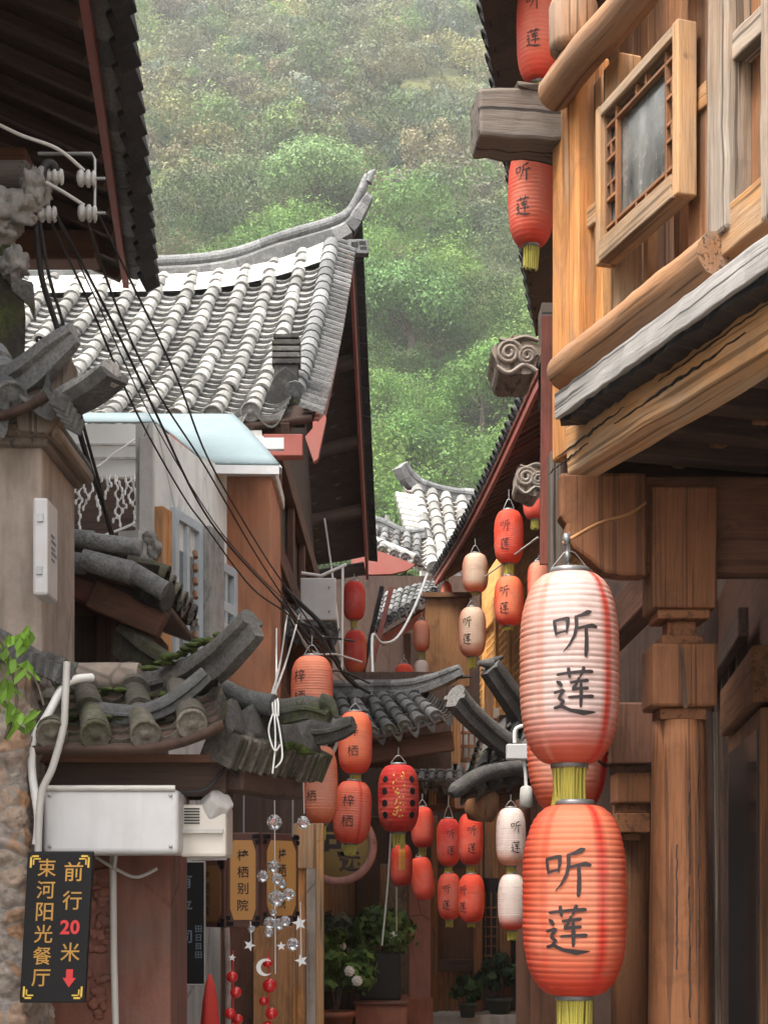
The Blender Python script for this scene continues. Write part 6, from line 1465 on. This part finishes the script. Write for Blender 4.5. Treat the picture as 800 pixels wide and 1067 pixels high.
def string(label, x, ya, yb, balls=(), stars=(), moons=(), cat='crystal string'):
    t = thing('crystal_string', label, cat, P(x, ya, D), 'crystal strings under the mossy tiles')
    m = MB(); m.tube([P(x, ya, D), P(x + 1, yb, D)], .0022, 5); m.build('cord', M['cablewhite'], t)
    for (bx, by, r_) in balls: m = MB(); crystal(m, P(bx, by, D + random.uniform(-.02, .02)), r_ / F * D); m.build('crystal_bead', M['crystal'], t)
    for (bx, by, r_) in stars: m = MB(); star(m, P(bx, by, D), r_ / F * D, rot=random.uniform(-.4, .4)); m.build('star', M['plastic_white'], t)
    for (bx, by, r_) in moons:
        m = MB(); R_ = r_ / F * D; po = [(math.cos(a) * R_, math.sin(a) * R_) for a in np.linspace(.25 * math.pi, 1.75 * math.pi, 18)] + [(.30 * R_ + math.cos(a) * R_ * .78, math.sin(a) * R_ * .78) for a in np.linspace(1.68 * math.pi, .32 * math.pi, 16)]
        m.prism(po, P(bx, by, D), V(1, 0, 0), UP, V(0, .006, 0)); m.build('moon', M['plastic_white'], t)
string('long crystal string with clustered clear beads and white moon', 286, 790, 1015, [(286, 857, 8.5), (285, 903, 7), (274, 913, 6.5), (289, 916, 6.5), (288, 936, 9), (301, 932, 6.5), (281, 962, 7), (291, 963, 6.5), (297, 960, 6), (305, 984, 7), (280, 972, 5), (285, 951, 4), (294, 921, 5)], [(293, 986, 5)], [(276, 1008, 9)])
string('short string ending in one clear crystal beside the orange lantern', 316, 810, 848, [(316, 857, 7)])
string('thin string with small white star before the dark panel', 261, 960, 985, [(262, 968, 4)], [(260, 985, 6.5), (242, 998, 4)])
string('thin string with two white stars before the greenish post', 313, 940, 1000, [], [(312, 962, 8), (314, 1001, 7)])
rbg = 'strings of red glossy balls'
for (lab, x, ya, pts) in (('red ball string beside the pale pinkish pole', 243, 990, [(242, 1018, 6), (246, 1034, 6), (240, 1056, 6), (248, 1062, 5.5), (243, 1075, 6)]), ('red ball string under the white plastic moon', 280, 990, [(279, 1003, 5.5), (281, 1027, 7.5), (275, 1043, 5), (283, 1056, 6.5), (279, 1070, 6)])):
    t = thing('bead_string', lab, 'bead string', P(x, ya, 6.2), rbg); m = MB(); m.tube([P(x, ya, 6.2), P(x, 1085, 6.2)], .003, 5); m.build('cord', M['redcloth'], t)
    for (bx, by, r_) in pts: m = MB(); q = r_ / F * 6.2; m.lathe(P(bx, by, 6.2), [(q * math.cos(a) + .0003, q * math.sin(a)) for a in np.linspace(-math.pi / 2, math.pi / 2, 12)], 18); m.build('red_ball', M['redball'], t)

# ------------------------------------------------------------------ plants at the end of the lane
def pot_plant(label, px, pyb, d, w, h, colr, pot=None, pw=None, ph=.22, seed=1, flowers=(), nl=26):
    c = P(px, pyb, d); t = thing('potted_plant', label, 'potted plant', c, 'potted plants at the end of the lane'); rg = np.random.default_rng(seed)
    q, cc = crown_arrays(rg, w, h, nl, 34, .05, colr, .5); q[:, 2] = np.maximum(q[:, 2] + ph * .6, ph * .8); leaf_mesh('foliage', q, cc, t)
    if pot:
        m = MB(); r_ = pw / 2; m.lathe((0, 0, 0), [(r_ * .72, 0), (r_ * .95, ph * .82), (r_ * 1.08, ph * .82), (r_ * 1.08, ph), (r_ * .9, ph), (r_ * .88, ph * .9)], 24); m.build('pot', M[pot], t, local=True)
    m = MB()
    for k in range(5): a = k * 1.3; m.tube([V(0, 0, ph * .8), V(math.cos(a) * w * .1, math.sin(a) * w * .1, ph + h * .3), V(math.cos(a) * w * .2, math.sin(a) * w * .2, ph + h * .6)], [.012, .008, .004], 6)
    m.build('stem', M['bark'], t, local=True)
    for (fx, fy, r_) in flowers:
        m = MB(); f_ = P(fx, fy, d - .35 * w) - c; rr = r_ / F * d
        for k in range(26):
            a = k * 2.4; z = 1 - 2 * (k + .5) / 26; s = math.sqrt(1 - z * z); n_ = V(math.cos(a) * s, math.sin(a) * s, z); b = n_.cross(V(.3, .2, 1)).normalized() * rr * .5; e = n_.cross(b).normalized() * rr * .5
            m.add([f_ + n_ * rr * .7 - b - e, f_ + n_ * rr + b - e, f_ + n_ * rr * .8 + b + e, f_ + n_ * rr - b + e], [(0, 1, 2, 3)])
        m.build('flower', M['flower'], t, local=True)
pb = thing('brick_planter', 'low red brick planter at the foot of the pinkish column', 'planter', P(395, 1067, 13.4))
m = MB(); z1 = ZP(1047, 13.4); m.box(XP(370, 13.4), 13.4, 0, XP(424, 13.4), 14.2, z1); m.build('brick_wall', M['brick'], pb, bevel=.012)
m = MB(); m.box(XP(368, 13.4), 13.37, z1 + .001, XP(426, 13.4), 14.24, z1 + .03); m.build('coping', M['plaster_red'], pb, bevel=.008)
m = MB(); m.box(XP(374, 13.4), 13.5, z1 + .031, XP(418, 13.4), 14.0, z1 + .45); tag(m.build('planter_box', M['black'], None, bevel=.02), 'black square tub standing on the low red brick planter', 'tub')
pot_plant('bushy white flowering plant in the black tub on the brick planter', 396, 1012, 13.7, .68, .62, (.085, .16, .045), ph=.04, seed=3, flowers=((411, 978, 6.5), (357, 986, 3.5)))
pot_plant('dark leafy shrub in terracotta pot beside the brick planter', 350, 1085, 13.2, .66, .98, (.09, .17, .04), 'terracotta', .32, .26, 4, ((364, 1012, 5), (372, 1022, 5)))
pot_plant('gray green spiky shrub behind the terracotta pot', 350, 1030, 14.3, .5, .62, (.10, .135, .08), 'darkpot', .3, .2, 5)
pot_plant('small plant in dark pot on the doorstep', 487, 1060, 15.0, .30, .35, (.045, .09, .03), 'darkpot', .18, .14, 6, nl=14)
pot_plant('broad dark plant behind the glass door panes', 520, 1060, 15.4, .42, .60, (.035, .07, .035), 'darkpot', .25, .2, 7, nl=18)

# ------------------------------------------------------------------ wires
CG = 'overhead wires crossing the roofs'
def cable(label, pts, rad, mt='rubber', group=CG, name='cable'):
    rad *= .85
    m = MB(); m.tube(smooth_pts([P(*p) for p in pts], 6), rad, 6); return tag(m.build(name, M[mt]), label, 'cable', group)
cable('black wire, lowest of those crossing the big roof diagonally', [(52, 228, 5.7), (95, 320, 6.3), (140, 425, 7.0), (190, 515, 7.8), (216, 551, 8.4), (262, 612, 9.1), (300, 640, 9.5), (322, 664, 10)], .006)
cable('black wire just above the lowest roof crossing wire', [(60, 226, 5.7), (112, 325, 6.3), (160, 425, 7.0), (205, 520, 7.9), (240, 570, 8.7), (288, 622, 9.3), (310, 650, 9.8), (330, 690, 10.5)], .0075)
cable('black wire running from the lower insulator over the pale sheet', [(90, 228, 5.7), (126, 330, 6.3), (165, 410, 6.9), (213, 485, 7.6), (262, 570, 8.9), (295, 622, 9.4), (316, 655, 10), (345, 690, 11)], .006)
cable('black wire, highest of those crossing the big roof', [(98, 214, 5.7), (140, 300, 6.2), (185, 395, 6.8), (218, 480, 7.5), (270, 570, 8.9), (300, 615, 9.5), (330, 660, 10.4), (360, 705, 11.5)], .006)
cable('thin wire beside the others over the pale side wall', [(62, 232, 5.72), (105, 322, 6.3), (150, 420, 7.0), (195, 500, 7.7), (235, 560, 8.6), (280, 610, 9.3), (305, 632, 9.8)], .004)
cable('bundled black wires dropping behind the tile horns', [(38, 232, 5.7), (44, 290, 5.8), (62, 350, 5.9), (78, 430, 6.0), (95, 490, 6.2), (106, 520, 6.4), (118, 560, 6.8)], .013)
cable('second bundled wire dropping behind the tile horns', [(42, 232, 5.7), (52, 290, 5.8), (68, 345, 5.9), (84, 430, 6.0), (104, 505, 6.3), (112, 545, 6.6), (122, 575, 6.9)], .008)
cable('gray wire from the frame edge to the upper insulator', [(-20, 120, 5.6), (20, 140, 5.6), (60, 155, 5.65), (88, 178, 5.7)], .008, 'pipe')
cable('gray wire from the cement lump to the lower insulator', [(48, 190, 5.64), (66, 200, 5.66), (88, 214, 5.7)], .008, 'pipe')
cable('thick black cable running down from the gable to the low ridge', [(283, 600, 11.8), (312, 628, 12), (338, 655, 12.1), (352, 690, 12.2), (372, 716, 12.4)], .022)
cable('second thick black cable tangled beside the pale cabinet', [(280, 612, 11.8), (305, 645, 11.9), (330, 658, 12), (360, 705, 12.2), (385, 722, 12.5)], .016)
cable('white cable hanging in a loop from the sweeping eave', [(445, 598, 15.5), (432, 632, 15), (414, 664, 14.6), (398, 670, 14.2), (388, 662, 14), (388, 700, 13.6), (388, 720, 13.4)], .017, 'cablewhite')
cable('white vertical wire down to the mossy tiles from the gable', [(288, 655, 10), (288, 700, 9), (287, 735, 7), (287, 800, 6.2)], .007, 'cablewhite')
cable('gray wires fanning from the cabinet to the pier', [(312, 640, 11.5), (298, 690, 9.5), (284, 728, 7)], .008, 'pipe')
cable('second gray wire fanning from the cabinet to the pier', [(300, 635, 11.5), (292, 690, 9.5), (282, 728, 7)], .008, 'pipe')
cable('gray wire hanging straight down inside the dark gable', [(338, 540, 13), (345, 590, 13), (351, 640, 12.6), (356, 690, 12.4)], .012, 'pipe')
cable('pale wire hanging from the glossy lantern to the flowers', [(407, 868, 9.8), (404, 920, 10), (398, 985, 10.2)], .007, 'cablewhite')
cable('pale wire beside the pinkish column', [(413, 925, 10.2), (413, 970, 11)], .007, 'cablewhite')
cable('gray curtain wire beside the cloth of the low ridge', [(384, 745, 12.2), (360, 760, 12.2), (340, 800, 12.2)], .02, 'pipe')
cable('string line across the top of the lattice wall', [(490, 612, 15), (520, 590, 13), (560, 560, 11)], .008, 'pipe')
random.seed(91)
for k, lab in enumerate(('thinnest of the wires fanning over the tangle beside the pier', 'slack wire sagging below the pale cabinet towards the low ridge', 'wire crossing behind the peach lantern to the low ridge', 'wire from the pier to the white pole under the gable', 'looped spare wire hanging under the lean-to roof', 'wire running level under the lean-to roof')):
    a_ = (282 + k * 4, 600 + k * 9, 11.6); b_ = (345 + k * 8, 668 + (k % 3) * 22, 12.3)
    cable(lab, [a_, ((a_[0] * 2 + b_[0]) / 3, (a_[1] * 2 + b_[1]) / 3 + 12 + k * 3, 11.9), ((a_[0] + 2 * b_[0]) / 3, (a_[1] + 2 * b_[1]) / 3 + 10, 12.1), b_], .010, 'rubber' if k % 2 else 'pipe')
# tie wound round the horn
m = MB()
for k in range(3): m.tube([P(283 + k * 3, 726 + k, 5.24), P(284 + k * 3, 734, 5.20), P(285 + k * 2.5, 746, 5.21)], .0040, 5)
for (pp) in ([(284, 744, 5.2), (280, 762, 5.15), (286, 782, 5.12), (292, 776, 5.12)], [(288, 744, 5.2), (292, 765, 5.15), (294, 790, 5.12), (287, 800, 5.12)], [(286, 744, 5.2), (287, 775, 5.14), (284, 806, 5.12)]): m.tube(smooth_pts([P(*q) for q in pp]), .0032, 5)
tag(m.build('wire_tie', M['cablewhite']), 'pale wire wound round the tile horn above the crystal strings', 'wire')
# ------------------------------------------------------------------ haze
hz = MB(); hz.box(-460, -60, -1.5, 460, 520, 420)
n = NT('haze'); pv = n.n('ShaderNodeVolumePrincipled'); pv.inputs['Color'].default_value = (1, 1, 1, 1); pv.inputs['Density'].default_value = .00044; pv.inputs['Anisotropy'].default_value = .2
n.l(pv.outputs[0], n.out.inputs['Volume'])
tag(hz.build('haze', n.m), 'thin pale haze filling the valley air', 'haze', kind='stuff')
